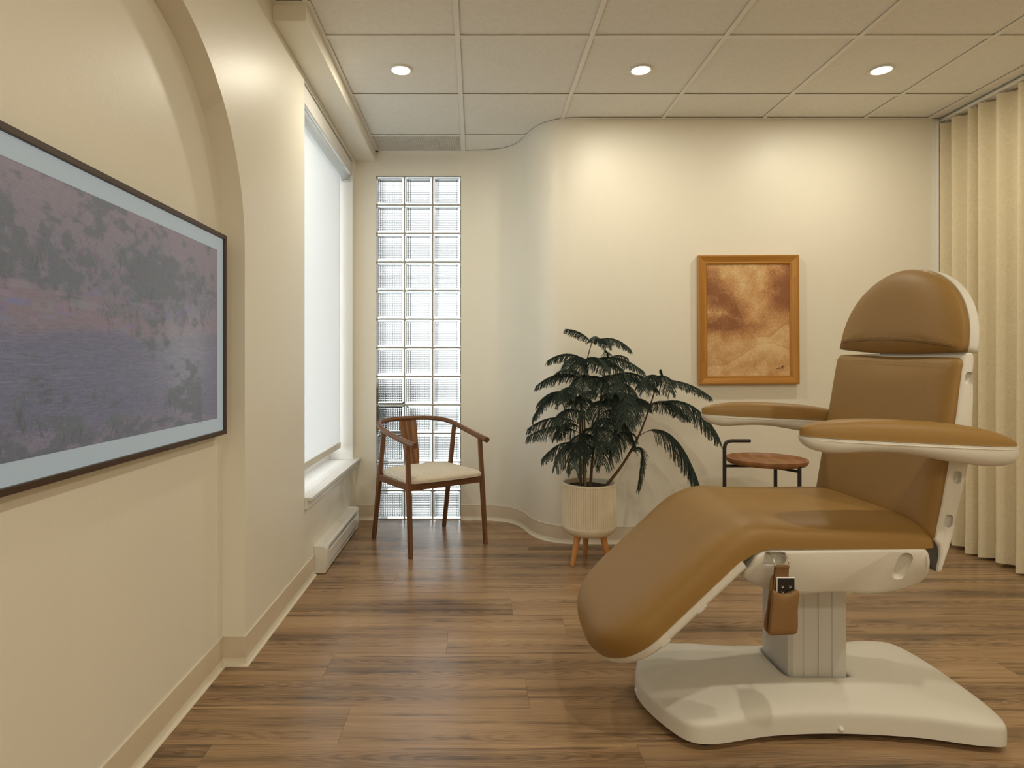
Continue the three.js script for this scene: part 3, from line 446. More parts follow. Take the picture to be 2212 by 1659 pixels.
  for (const x of [-0.0095, 0.0105]) for (const y of [0.027, 0.0115]) part('button_icon', merge(rod(V(x - 0.003, y - 0.0025, 0.0036), V(x + 0.001, y - 0.002, 0.0036), 0.0006, 0.0006, 5), rod(V(x + 0.001, y - 0.002, 0.0036), V(x + 0.0035, y + 0.003, 0.0036), 0.0006, 0.0006, 5), rod(V(x - 0.0035, y + 0.003, 0.0036), V(x - 0.001, y + 0.002, 0.0036), 0.0006, 0.0006, 5), rod(V(x - 0.001, y - 0.0005, 0.0036), V(x + 0.0005, y - 0.0005, 0.0036), 0.0006, 0.0006, 5)), ic, rc);
}

// ---------------------------------------------------------------- curtain along the right side
{
  const cu = thing('curtain', 'floor-length golden beige curtain hanging along the right side', 'curtain', [2.85, 0, -2.0]);
  const knots = [3.738, 3.646, 3.519, 3.454, 3.331, 3.197, 3.075]; while (knots[knots.length - 1] > -0.4) knots.push(knots[knots.length - 1] - [0.125, 0.118, 0.132, 0.12][knots.length % 4]);
  const dS = 3.736, dE = -0.2, N = 900;
  const ph = (d) => { for (let i = 0; i < knots.length - 1; i++) if (d <= knots[i] && d >= knots[i + 1]) return i + (knots[i] - d) / (knots[i] - knots[i + 1]); return 0; };
  const xAt = (d, y) => { const p = ph(d), c = Math.cos(2 * Math.PI * p), k = Math.floor(p + 0.5), amp = 0.038 * (0.85 + 0.3 * hash(k, 3)) * lerp(1.06, 0.94, y / 2.5), sway = 0.010 * (1 - y / 2.55) * Math.sin(k * 2.3) + 0.006 * (fbm(d * 4, y * 1.1, 2) - 0.5); return 2.850 - amp * (c + 0.18 * Math.cos(4 * Math.PI * p)) + sway; };
  const dAt = (t, y) => lerp(dS, dE, t) + 0.010 * (1 - y / 2.55) * Math.sin(t * 90);
  const yTop = 2.545, hemH = 0.115;
  const yHem = (d) => 0.012 + 0.012 * (0.5 + 0.5 * Math.sin(d * 23));
  const sheet = grid(N, 30, (u, v) => { const d0 = lerp(dS, dE, u), y = lerp(yHem(d0) + 0.001, yTop, v), d = dAt(u, y); return V(xAt(d, y) - 2.85, y, -d + 2.0); }, { uv: (u, v) => [u * 6.5, v * 2.5] });
  part('cloth', sheet, M.curtain, cu);
  const hem = grid(N, 4, (u, v) => { const d0 = lerp(dS, dE, u), y = lerp(yHem(d0), hemH + 0.004 * Math.sin(d0 * 40), v), d = dAt(u, y); return V(xAt(d, y) - 2.85 - 0.0022, y, -d + 2.0); }, { uv: (u, v) => [u * 6.5, v * 0.1] });
  part('hem', hem, M.curtain, cu);
  const tr = thing('curtain_track', 'white curtain track on the ceiling above the golden curtain', 'track', [2.85, CEIL - 0.003, -1.8]);
  part('rail', merge(box(-0.028, -0.004, -0.020, 0, -1.96, 4.0, 0.002), box(0.004, 0.028, -0.020, 0, -1.96, 4.0, 0.002), box(-0.028, 0.028, -0.004, 0, -1.96, 4.0)), M.ceilTee, tr);
  const carriers = []; for (const k of knots) if (k < 3.74) carriers.push(box(-0.006, 0.006, -0.042, -0.012, -k + 1.8 - 0.004, -k + 1.8 + 0.004)); part('carrier', merge(carriers), M.white, tr).userData.kind = 'stuff';
}
// ---------------------------------------------------------------- baseboard heater
{
  const h = thing('baseboard_heater', 'white electric baseboard heater under the window', 'heater', [LEFTX, 0, -3.66]);
  const prof = [[0.0005, 0.006], [0.056, 0.006], [0.060, 0.010], [0.060, 0.022], [0.016, 0.025], [0.016, 0.037], [0.066, 0.043], [0.066, 0.102], [0.064, 0.105], [0.012, 0.105], [0.012, 0.127], [0.066, 0.130], [0.064, 0.139], [0.056, 0.145], [0.0005, 0.146]];
  const rot = new THREE.Matrix4().makeBasis(V(1, 0, 0), V(0, 1, 0), V(0, 0, 1));
  part('body', creased(extrude(prof, 0.80, 0.0008, 1), 0.4).applyMatrix4(rot).translate(0, 0, -0.40), M.heater, h);
  const cap = [[0.0005, 0.004], [0.052, 0.004], [0.060, 0.008], [0.060, 0.034], [0.067, 0.040], [0.067, 0.132], [0.060, 0.143], [0.050, 0.147], [0.0005, 0.147]];
  for (const z of [-0.452, 0.398]) part('end_cap', creased(extrude(cap, 0.054, 0.003, 3), 0.6).translate(0, 0, z), M.heater, h);
}
// ---------------------------------------------------------------- television with a wash of muted colour on screen
{
  const TW = 1.19, TH = 0.700, tv = thing('television', 'flat wall-mounted television in a dark wooden frame, showing a muted picture', 'television', [-0.885, 0.846, -1.595]);
  const W = 1280, H = 768, cv = document.createElement('canvas'); cv.width = W; cv.height = H; const c = cv.getContext('2d');
  c.fillStyle = '#9ca4a4'; c.fillRect(0, 0, W, H);
  const mx = 58, my = 58, pw = W - 2 * mx, ph = H - 2 * my, im = c.createImageData(pw, ph);
  for (let y = 0; y < ph; y++) for (let x = 0; x < pw; x++) {
    const u = x / pw, v = y / ph, w = fbm(u * 5, v * 4 + 3, 4), n = fbm(u * 30, v * 26, 4), g = noise(x / 1.5, y / 1.5);
    let r = 118, gg = 111, b = 119;                                                   // mauve ground
    const haze = sstep(0.30, 0.0, v + 0.3 * (w - 0.5)); r = lerp(r, 130, haze); gg = lerp(gg, 117, haze); b = lerp(b, 121, haze);
    const band = sstep(0.08, 0.0, Math.abs(v - 0.47 - 0.12 * (w - 0.5) - 0.05 * u) - 0.035); r = lerp(r, 127, band * 0.7); gg = lerp(gg, 111, band * 0.7); b = lerp(b, 114, band * 0.7);
    const water = sstep(0.0, 0.06, v - 0.55 - 0.1 * (w - 0.5) + 0.05 * u) * sstep(0.12, 0.0, v - 0.86 + 0.3 * (w - 0.5)); r = lerp(r, 106, water); gg = lerp(gg, 104, water); b = lerp(b, 117, water);
    const pale = Math.exp(-Math.pow((u - 0.78) / 0.16, 2) - Math.pow((v - 0.62 - 0.2 * (w - 0.5)) / 0.3, 2)); r = lerp(r, 146, pale * 0.6); gg = lerp(gg, 144, pale * 0.6); b = lerp(b, 146, pale * 0.6);
    const leaf = sstep(0.52, 0.62, 0.55 * w + 0.45 * n + 0.16 * Math.exp(-Math.pow((v - 0.28) / 0.16, 2)) + 0.12 * Math.exp(-Math.pow((v - 0.98) / 0.14, 2)) - 0.06); r = lerp(r, 92, leaf * 0.75); gg = lerp(gg, 96, leaf * 0.75); b = lerp(b, 98, leaf * 0.75);
    const s = 0.94 + 0.12 * (g - 0.5) + 0.10 * (noise(x / 20, y / 1.4) - 0.5) * (water ? 1.4 : 0.5), o = (y * pw + x) * 4; im.data[o] = r * s; im.data[o + 1] = gg * s; im.data[o + 2] = b * s; im.data[o + 3] = 255;
  }
  c.putImageData(im, mx, my);
  // loose brush strokes: foliage clumps, grass ticks, roof-like dashes
  const clump = (x, y, s, a) => { for (let i = 0; i < 90; i++) { const q = rnd(0, 6.3), r = Math.sqrt(rnd()) * s, px = x + Math.cos(q) * r * 1.25, py = y + Math.sin(q) * r * 0.8; c.fillStyle = `rgba(${80 + rnd(0, 24)},${85 + rnd(0, 20)},${87 + rnd(0, 20)},${a})`; c.beginPath(); c.ellipse(px, py, rnd(2, 6), rnd(2, 5), rnd(0, 3), 0, 7); c.fill(); } c.strokeStyle = `rgba(72,68,72,${a})`; c.lineWidth = 2; for (let i = 0; i < 4; i++) { c.beginPath(); c.moveTo(x + rnd(-8, 8), y + s * 1.5); c.quadraticCurveTo(x + rnd(-12, 12), y + s, x + rnd(-s, s) * 0.8, y + rnd(-s, s) * 0.3); c.stroke(); } };
  for (let i = 0; i < 46; i++) clump(rnd(mx + 40, W - mx - 40), my + ph * (0.16 + 0.30 * rnd()), rnd(14, 46), 0.34);
  for (let i = 0; i < 16; i++) clump(rnd(mx + 40, W - mx - 40), my + ph * (0.80 + 0.15 * rnd()), rnd(18, 44), 0.36);
  for (let i = 0; i < 900; i++) { const x = rnd(mx, W - mx - 4), y = my + ph * (rnd() < 0.6 ? 0.18 + 0.16 * rnd() : 0.72 + 0.26 * rnd()); c.fillStyle = `rgba(${62 + rnd(0, 60)},${60 + rnd(0, 54)},${68 + rnd(0, 54)},0.45)`; c.fillRect(x, y, rnd(1.5, 4), rnd(4, 13)); }
  for (let i = 0; i < 70; i++) { const x = rnd(mx + 20, W - mx - 80), y = my + ph * (0.36 + 0.16 * rnd()); c.fillStyle = `rgba(${104 + rnd(0, 26)},${98 + rnd(0, 20)},${112 + rnd(0, 20)},0.5)`; c.save(); c.translate(x, y); c.rotate(rnd(-0.05, 0.1)); c.fillRect(0, 0, rnd(24, 70), rnd(7, 18)); c.restore(); }
  for (let i = 0; i < 160; i++) { const x = rnd(mx + 4, W - mx - 60), y = my + ph * (0.60 + 0.2 * rnd()); c.strokeStyle = 'rgba(140,140,150,0.22)'; c.lineWidth = 1; c.beginPath(); c.moveTo(x, y); c.lineTo(x + rnd(30, 120), y + rnd(-1, 1)); c.stroke(); }
  c.fillStyle = 'rgba(86,84,96,0.5)'; c.fillRect(mx, my, pw, 2); c.fillRect(mx, my, 2, ph); c.fillRect(W - mx - 2, my, 2, ph); c.fillRect(mx, H - my - 2, pw, 2);
  const tx = new THREE.CanvasTexture(cv); tx.colorSpace = THREE.SRGBColorSpace;
  const scr = new THREE.PlaneGeometry(TW - 0.018, TH - 0.018).rotateY(Math.PI / 2);
  part('housing', box(-0.0345, -0.004, 0.004, TH - 0.004, -TW / 2 + 0.004, TW / 2 - 0.004), M.blackMetal, tv);
  part('screen', box(-0.004, -0.0034, 0.008, TH - 0.008, -TW / 2 + 0.008, TW / 2 - 0.008), M.blackMetal, tv);
  part('picture', scr.translate(-0.0032, TH / 2, 0), std({ map: tx, color: new THREE.Color().setRGB(0.16, 0.16, 0.16), emissive: new THREE.Color(0xffffff), emissiveMap: tx, emissiveIntensity: 0.50, roughness: 0.4 }), tv, 'muted grey and mauve picture on the screen').name = 'screen_picture';
  const fm = std({ color: new THREE.Color().setRGB(0.060, 0.034, 0.022), roughness: 0.5 }), f = 0.015;
  for (const [y0, y1, z0, z1] of [[0, f, -TW / 2, TW / 2], [TH - f, TH, -TW / 2, TW / 2], [f, TH - f, -TW / 2, -TW / 2 + f], [f, TH - f, TW / 2 - f, TW / 2]]) part('frame_bar', box(-0.020, 0.0055, y0, y1, z0, z1, 0.0008, 1), fm, tv);
}
// ---------------------------------------------------------------- framed abstract painting on the back wall
{
  const x0 = 1.350, x1 = 1.957, y0 = 0.968, y1 = 1.749, w = x1 - x0, h = y1 - y0, f = 0.054;
  const pc = thing('framed_painting', 'abstract painting in rust and cream washes, in a wooden frame', 'painting', [(x0 + x1) / 2, y0, -3.762]); pc.rotation.z = 0.006;
  const W = 560, H = 760, cv = document.createElement('canvas'); cv.width = W; cv.height = H; const c = cv.getContext('2d'), im = c.createImageData(W, H);
  for (let y = 0; y < H; y++) for (let x = 0; x < W; x++) {
    const u = x / W, v = y / H, w1 = fbm(u * 3.2 + 5, v * 4 + 2, 5), w2 = fbm(u * 9, v * 11 + 7, 4), sp = fbm(x / 5, y / 5, 3);
    const dg = v - 0.52 * u;                                                  // a dark wedge falling from the upper left
    let dark = Math.exp(-Math.pow((v - (0.24 + 0.42 * u) - 0.25 * (w1 - 0.5)) / 0.16, 2)) * sstep(0.62, 0.32, u + 0.3 * (w2 - 0.5)) * 1.0;
    dark = Math.max(dark, 0.92 * Math.exp(-Math.pow((v - 0.56 + 0.05 * u - 0.2 * (w1 - 0.5)) / 0.10, 2)) * sstep(1.0, 0.25, u + 0.35 * (w2 - 0.5)));
    dark = Math.max(dark, 0.95 * sstep(0.60, 1.0, u + 0.35 * (w1 - 0.5)) * sstep(0.62, 0.36, v + 0.2 * (w2 - 0.5)));
    let t = 0.30 + 0.75 * dark + 0.6 * (w2 - 0.5) + 0.55 * (sp - 0.5);
    const edge1 = v - (0.905 - 0.19 * sstep(0.15, 0.72, u) + 0.05 * sstep(0.75, 1, u) + 0.02 * (w2 - 0.5)); if (edge1 > 0) t -= 0.16 * sstep(0.10, 0, edge1); else if (edge1 > -0.03) t += 0.10 * (1 + edge1 / 0.03);
    const edge2 = v - (0.66 - 0.13 * sstep(0.70, 1.0, u) + 0.03 * (w2 - 0.5)); if (u > 0.62) { if (edge2 > 0) t -= 0.14 * sstep(0.16, 0, edge2); else if (edge2 > -0.02) t += 0.12; }
    const edge3 = Math.hypot((u - 0.04) / 0.14, (v - 0.40) / 0.13) + 0.3 * (w2 - 0.5); if (edge3 < 1) t -= 0.22 * edge3; const e4 = u - (0.34 + 0.5 * Math.max(0, v - 0.3)) ; if (v < 0.54 && e4 > 0 && e4 < 0.3) t -= 0.12 * (1 - e4 / 0.3);
    t = clamp(t + (noise(x / 1.4, y / 1.4) - 0.5) * 0.10);
    const A = [232, 203, 155], B = [202, 152, 100], C = [146, 94, 60], q = t < 0.5 ? t * 2 : (t - 0.5) * 2, P = t < 0.5 ? A : B, Q = t < 0.5 ? B : C, o = (y * W + x) * 4;
    for (let k = 0; k < 3; k++) im.data[o + k] = lerp(P[k], Q[k], q); im.data[o + 3] = 255;
  }
  c.putImageData(im, 0, 0);
  c.strokeStyle = 'rgba(58,40,26,0.9)'; c.lineWidth = 2.2; c.lineCap = 'round'; c.beginPath(); c.moveTo(464, 712); c.quadraticCurveTo(472, 700, 470, 712); c.quadraticCurveTo(484, 696, 482, 711); c.lineTo(490, 700); c.quadraticCurveTo(488, 714, 496, 706); c.lineTo(510, 688); c.lineTo(498, 712); c.lineTo(514, 690); c.quadraticCurveTo(520, 684, 508, 702); c.lineTo(516, 716); c.moveTo(500, 700); c.lineTo(524, 690); c.stroke();
  const tx = new THREE.CanvasTexture(cv); tx.colorSpace = THREE.SRGBColorSpace;
  const cvs = part('canvas', new THREE.PlaneGeometry(w - 2 * f + 0.012, h - 2 * f + 0.012), std({ map: tx, roughness: 0.6 }), pc, 'rust and cream abstract wash with a scribbled signature'); cvs.position.set(0, h / 2, 0.017);
  part('backing_board', box(-w / 2 + 0.012, w / 2 - 0.012, 0.012, h - 0.012, 0.004, 0.016), M.walnut, pc);
  const prof = [[0, 0.004], [0, 0.030], [0.003, 0.034], [0.010, 0.034], [0.040, 0.024], [0.047, 0.025], [0.053, 0.022], [0.054, 0.018], [0.054, 0.008]];
  const bar = (L) => { const g = grid(prof.length - 1, 1, (u, v, i, j) => { const [o, z] = prof[i]; return V(j ? L / 2 - o : -L / 2 + o, o, z); }, { uv: (u, v) => [u * 0.054, v * L] }); return toCreasedNormals(clean(g), 0.3); };
  for (const [L, rz, x, y] of [[w, 0, 0, 0], [w, Math.PI, 0, h], [h, Math.PI / 2, w / 2, h / 2], [h, -Math.PI / 2, -w / 2, h / 2]]) { const b = part('frame_bar', bar(L), M.frame, pc); b.rotation.z = rz; b.position.set(x, y, 0); }
}
// ---------------------------------------------------------------- round side table with a handle
{
  const X = 1.551, d = 3.30, t = thing('side_table', 'round wooden tray table on a black metal frame with a bent handle', 'table', [X, 0, -d]);
  const R = 0.203, tray = new THREE.LatheGeometry([[0, 0.560], [R - 0.03, 0.560], [R - 0.012, 0.563], [R - 0.003, 0.572], [R, 0.582], [R - 0.001, 0.590], [R - 0.005, 0.592], [R - 0.010, 0.589], [R - 0.020, 0.577], [R - 0.035, 0.572], [0, 0.572]].map(([r, y]) => new THREE.Vector2(r, y)), 72);
  { const p = tray.attributes.position, uv = tray.attributes.uv; for (let i = 0; i < p.count; i++) uv.setXY(i, p.getX(i), p.getZ(i)); }
  part('tray', toCreasedNormals(tray, 0.5), M.tray, t, 'round wooden tray top');
  const r = 0.0095;
  part('handle_leg', tube([V(-0.222, 0.001, 0), V(-0.222, 0.3, 0), V(-0.222, 0.60, 0), V(-0.222, 0.645, 0), V(-0.214, 0.670, 0), V(-0.192, 0.681, 0), V(-0.15, 0.682, 0), V(-0.085, 0.682, 0)], r, 80, 14), M.blackMetal, t, 'black leg that bends over into a handle');
  for (const [x, z] of [[0.085, 0.178], [0.13, -0.165]]) part('leg', rod(V(x, 0.001, z), V(x, 0.575, z), r, r, 16), M.blackMetal, t);
  part('bracket', merge(rod(V(-0.222, 0.548, 0), V(0, 0.548, 0), 0.0075), rod(V(0.085, 0.548, 0.178), V(0, 0.548, 0), 0.0075), rod(V(0.13, 0.548, -0.165), V(0, 0.548, 0), 0.0075)), M.blackMetal, t);
}
// ---------------------------------------------------------------- wooden armchair by the glass blocks
{
  const c = thing('wooden_armchair', 'walnut armchair with a curved top rail and cream fabric seat', 'chair', [-0.287, 0, -3.813], 34.2 * Math.PI / 180);
  const leg = (a, b, r0, r1) => tube([a, a.clone().lerp(b, 0.33), a.clone().lerp(b, 0.66), b], (v) => lerp(r0, r1, v) * (v < 0.5 ? lerp(0.92, 1.06, v * 2) : lerp(1.06, 0.9, v * 2 - 1)), 16, 14);
  for (const s of [-1, 1]) { part('front_leg', leg(V(s * 0.256, 0.001, 0.242), V(s * 0.250, 0.645, 0.190), 0.0155, 0.0160), M.walnut, c); part('back_leg', leg(V(s * 0.256, 0.001, -0.242), V(s * 0.252, 0.688, -0.108), 0.0155, 0.0165), M.walnut, c); }
  const rail = [[-0.247, 0.634, 0.272], [-0.254, 0.645, 0.19], [-0.262, 0.662, 0.08], [-0.268, 0.683, -0.04], [-0.262, 0.706, -0.14], [-0.225, 0.724, -0.218], [-0.14, 0.734, -0.268], [0, 0.737, -0.287]];
  const railPts = [...rail, ...rail.slice(0, -1).reverse().map(([x, y, z]) => [-x, y, z])].map((p) => V(...p));
  part('top_rail', tube(railPts, (v) => 0.0158 + 0.0012 * Math.cos(v * 2 * Math.PI), 110, 16), M.walnut, c);
  // splat
  const spl = grid(8, 14, (u, v) => { const y = lerp(0.405, 0.728, v), wd = lerp(0.046, 0.062, v), x = lerp(-wd, wd, u); return V(x, y, lerp(-0.205, -0.285, Math.pow(v, 1.2)) + 0.010 * (x / 0.06) * (x / 0.06)); }, { uv: (u, v) => [u * 0.45, v] });
  const spb = spl.clone().translate(0, 0, -0.012), edge = (e) => grid(1, 14, (u, v) => { const y = lerp(0.405, 0.728, v), wd = lerp(0.046, 0.062, v) * e; return V(wd, y, lerp(-0.205, -0.285, Math.pow(v, 1.2)) + 0.010 * (wd / 0.06) * (wd / 0.06) - 0.012 * u); });
  part('back_splat', merge(spl, spb, edge(1), edge(-1)), M.walnutSplat, c, 'flat splat with dark figured grain');
  // seat rails
  const bar = (a, b, h, w) => { const dx = b.clone().sub(a), L = dx.length(), g = new RoundedBoxGeometry(L, h, w, 2, 0.004); g.rotateY(-Math.atan2(dx.z, dx.x)); g.translate((a.x + b.x) / 2, (a.y + b.y) / 2, (a.z + b.z) / 2); return g; };
  part('front_rail', bar(V(-0.252, 0.394, 0.213), V(0.252, 0.394, 0.213), 0.044, 0.022), M.walnut, c);
  for (const s of [-1, 1]) part('side_rail', bar(V(s * 0.252, 0.394, 0.21), V(s * 0.253, 0.394, -0.165), 0.040, 0.022), M.walnut, c);
  part('rear_rail', bar(V(-0.252, 0.394, -0.168), V(0.252, 0.394, -0.168), 0.044, 0.022), M.walnut, c);
  const seatL = smoothLoop([[-0.236, 0.225], [-0.12, 0.243], [0, 0.248], [0.12, 0.243], [0.236, 0.225], [0.252, 0.19], [0.248, 0.0], [0.236, -0.15], [0.19, -0.198], [0, -0.215], [-0.19, -0.198], [-0.236, -0.15], [-0.248, 0.0], [-0.252, 0.19]], 110);
  part('seat_pad', inflate(seatL, [0, 0.01], 0.044, 2.6, (a, b, h) => V(a, 0.413 + h - 0.010 * Math.exp(-(a * a + b * b) / 0.02) * sstep(0.03, 0.045, h), b), 16, 0.014), M.linen, c, 'cream woven seat pad');
  part('care_tag', merge(bar(V(0.115, 0.358, -0.10), V(0.15, 0.352, -0.10), 0.030, 0.001)), M.dark, c, 'small black tag under the seat');
}
// ---------------------------------------------------------------- potted pine
{
  const D0 = 3.42, o = at(1272, 785, D0); const pl = thing('potted_pine', 'Norfolk pine with drooping dark green fronds in a ribbed cream pot on wooden legs', 'plant', [o.x, 0, -D0]);
  const loc = (px, py, dd = 0) => at(px, py, D0 + dd).sub(V(o.x, 0, -D0));
  // pot
  const R = 0.150, ribs = 74, seg = ribs * 6, y0 = 0.150, y1 = 0.440, prof = [[0.02, y0, 0], [0.085, y0 + 0.002, 0], [0.118, y0 + 0.010, 0], [0.138, y0 + 0.026, 0], [0.148, y0 + 0.045, 0], [0.150, y0 + 0.058, 0], [0.150, y0 + 0.063, 1], [0.150, y0 + 0.16, 1], [0.150, y1 - 0.012, 1], [0.150, y1 - 0.010, 0], [0.150, y1 - 0.003, 0], [0.147, y1, 0], [0.136, y1, 0], [0.134, y1 - 0.004, 0], [0.134, y1 - 0.04, 0]];
  const rib = (i) => { const q = i % 6; return q === 0 || q === 5 ? 0 : q === 1 || q === 4 ? 0.75 : 1; };
  const pot = grid(seg, prof.length - 1, (u, v, i, j) => { const [r, y, k] = prof[j], a = -u * Math.PI * 2, rr = r - k * 0.0065 * (1 - rib(i)); return V(Math.cos(a) * rr, y, Math.sin(a) * rr); }, { wrapU: true });
  { const col = []; const p = pot.attributes.position; for (let j = 0; j < prof.length; j++) for (let i = 0; i <= seg; i++) { const sp = 0.93 + 0.12 * fbm(i / 9, p.getY(j * (seg + 1) + i) * 90, 3); col.push(0.84 * sp, 0.755 * sp, 0.60 * sp); } pot.setAttribute('color', new THREE.Float32BufferAttribute(col, 3)); }
  part('pot', pot, std({ vertexColors: true, roughness: 0.75 }), pl, 'cream pot with fine vertical ribs');
  part('soil', grid(40, 6, (u, v) => { const a = -u * 6.2832, r = 0.1345 * v; return V(Math.cos(a) * r, y1 - 0.028 + 0.012 * (fbm(Math.cos(a) * r * 40 + 9, Math.sin(a) * r * 40 + 9, 3) - 0.5) + 0.010 * (1 - v), Math.sin(a) * r); }, { wrapU: true }), std({ color: new THREE.Color().setRGB(0.030, 0.021, 0.015), roughness: 1 }), pl);
  for (const a of [0.62, 2.55, 4.72]) { const c = Math.cos(a), s = Math.sin(a); part('pot_leg', rod(V(c * 0.122, 0.0005, s * 0.122), V(c * 0.082, 0.165, s * 0.082), 0.0125, 0.019, 20), M.beech, pl); }
  // trunks and stake
  const bark = std({ color: new THREE.Color().setRGB(0.13, 0.072, 0.036), roughness: 0.85 });
  const trunks = [[[1254, 1046, 0.0], [1253, 960, 0], [1255, 880, 0.01], [1262, 810, 0.01], [1270, 770, 0], [1279, 738, 0]], [[1275, 1050, -0.03], [1281, 980, -0.03], [1292, 900, -0.02], [1302, 830, 0], [1312, 778, 0.02], [1314, 762, 0.02]], [[1262, 1050, 0.05], [1260, 980, 0.06], [1258, 900, 0.07], [1262, 850, 0.08]], [[1309, 1050, -0.02], [1345, 1003, -0.03], [1378, 945, -0.03], [1400, 890, -0.02], [1416, 840, -0.02], [1428, 812, -0.02]]];
  trunks.forEach((l, i) => part('trunk', tube(l.map((q) => loc(...q)), (v) => lerp(0.0088, 0.0026, v) * (i === 3 ? 1.0 : 0.95), 40, 8), bark, pl));
  part('stake', rod(loc(1265, 1050, -0.02), loc(1262, 888, -0.01), 0.0055, 0.0055, 10), std({ color: new THREE.Color().setRGB(0.30, 0.19, 0.09), roughness: 0.7 }), pl, 'thin bamboo stake');
  // a frond: a drooping rachis with two rows of hanging branchlets clothed in needles
  const needleMat = std({ vertexColors: true, roughness: 0.7 });
  function frond(a, b, c, len, dense = 1, droop = 1) {
    const curve = new THREE.QuadraticBezierCurve3(a, b.clone().multiplyScalar(2).addScaledVector(a, -0.5).addScaledVector(c, -0.5), c), L = curve.getLength(), pos = [], nor = [], col = [], n = Math.max(8, Math.round(L / 0.0074 * dense));
    const tri = (p, q, r, k) => { const m = q.clone().sub(p).cross(r.clone().sub(p)).normalize(); for (const w of [p, q, r]) { pos.push(w.x, w.y, w.z); nor.push(m.x, m.y, m.z); col.push(...k); } };
    const strand = (pts, r0, r1, k) => { for (let i = 0; i < pts.length - 1; i++) { const d = pts[i + 1].clone().sub(pts[i]).normalize(), e = V(d.y, d.z, d.x).cross(d).normalize(), f = d.clone().cross(e), ra = lerp(r0, r1, i / (pts.length - 1)), rb = lerp(r0, r1, (i + 1) / (pts.length - 1)); const ring = (p, r) => [0, 2.094, 4.189].map((q) => p.clone().addScaledVector(e, r * Math.cos(q)).addScaledVector(f, r * Math.sin(q))); const A = ring(pts[i], ra), B = ring(pts[i + 1], rb); for (let q = 0; q < 3; q++) { const q2 = (q + 1) % 3; tri(A[q], A[q2], B[q2], k); tri(A[q], B[q2], B[q], k); } } };
    const needles = (pts, per, nl, k) => { for (let i = 0; i < pts.length - 1; i++) { const d = pts[i + 1].clone().sub(pts[i]), e = V(d.y, d.z, d.x).cross(d).normalize(), f = d.clone().normalize().cross(e), dn = d.clone().normalize(); for (let m = 0; m < per; m++) { const p = pts[i].clone().addScaledVector(d, (m + rnd(0, 0.6)) / per), q = rnd(0, 6.283), out = e.clone().multiplyScalar(Math.cos(q)).addScaledVector(f, Math.sin(q)), tip = p.clone().addScaledVector(out, nl * 0.62).addScaledVector(dn, nl * 0.8), sd = out.clone().cross(dn).multiplyScalar(0.0011); const s = rnd(0.75, 1.25); tri(p.clone().add(sd), p.clone().sub(sd), tip, [k[0] * s, k[1] * s, k[2] * s]); } } };
    const stemK = [0.10, 0.058, 0.03], green = () => { const s = rnd(0.8, 1.2); return [0.056 * s, 0.086 * s, 0.070 * s]; };
    const main = curve.getSpacedPoints(14); strand(main, 0.0024, 0.001, stemK); needles(main.slice(3), 26, 0.010, green());
    for (let i = 0; i < n; i++) for (const side of [-1, 1]) {
      const t = lerp(0.13, 0.995, (i + rnd(0, 0.7)) / n), p = curve.getPointAt(Math.min(1, t)), T = curve.getTangentAt(Math.min(1, t)), S = T.clone().cross(V(0, 1, 0)).normalize().multiplyScalar(side);
      const bl = 1.4 * len * (0.35 + 0.65 * Math.sin(Math.PI * Math.pow(clamp(t), 0.75) * 0.93 + 0.12)) * rnd(0.8, 1.12), k = green();
      let dir = S.clone().multiplyScalar(1.0 + rnd(-0.15, 0.15)).addScaledVector(T, 0.75 + rnd(-0.1, 0.2)).add(V(0, -0.1 * droop, 0)).normalize(); const pts = [p.clone()]; let q = p.clone();
      const st = 6; for (let s = 0; s < st; s++) { q = q.clone().addScaledVector(dir, bl / st); pts.push(q); dir = dir.clone().add(V(rnd(-0.06, 0.06), -0.26 * droop, rnd(-0.06, 0.06))).normalize(); }
      strand(pts, 0.0013, 0.0006, k); needles(pts, Math.max(6, Math.round(bl / st / 0.00085)), 0.0082, k);
    }
    const g = new THREE.BufferGeometry(); g.setAttribute('position', new THREE.Float32BufferAttribute(pos, 3)); g.setAttribute('normal', new THREE.Float32BufferAttribute(nor, 3)); g.setAttribute('color', new THREE.Float32BufferAttribute(col, 3));
    part('frond', g, needleMat, pl);
  }
  const F = (a, b, c, len, dn, dr) => frond(loc(...a), loc(...b), loc(...c), len, dn, dr);
  // crown of the tallest trunk
  F([1279, 741, 0], [1252, 719, 0.01], [1222, 712, 0.01], 0.050); F([1279, 741, 0], [1322, 732, 0], [1362, 756, 0], 0.052); F([1279, 741, 0], [1300, 733, -0.06], [1312, 750, -0.13], 0.045); F([1279, 741, 0], [1285, 728, 0.08], [1290, 738, 0.15], 0.04);
  F([1313, 776, 0.02], [1335, 768, 0.02], [1356, 775, 0.02], 0.03, 0.7); F([1313, 776, 0.02], [1312, 765, 0.0], [1308, 757, 0.0], 0.026, 0.7);
  // second whorl
  F([1268, 783, 0], [1228, 765, 0], [1184, 779, 0], 0.062); F([1268, 783, 0], [1330, 773, -0.02], [1391, 804, -0.03], 0.066); F([1268, 783, 0], [1285, 773, -0.12], [1308, 800, -0.24], 0.07); F([1268, 783, 0], [1240, 772, -0.10], [1222, 800, -0.17], 0.065); F([1268, 783, 0], [1300, 775, 0.1], [1330, 790, 0.19], 0.06);
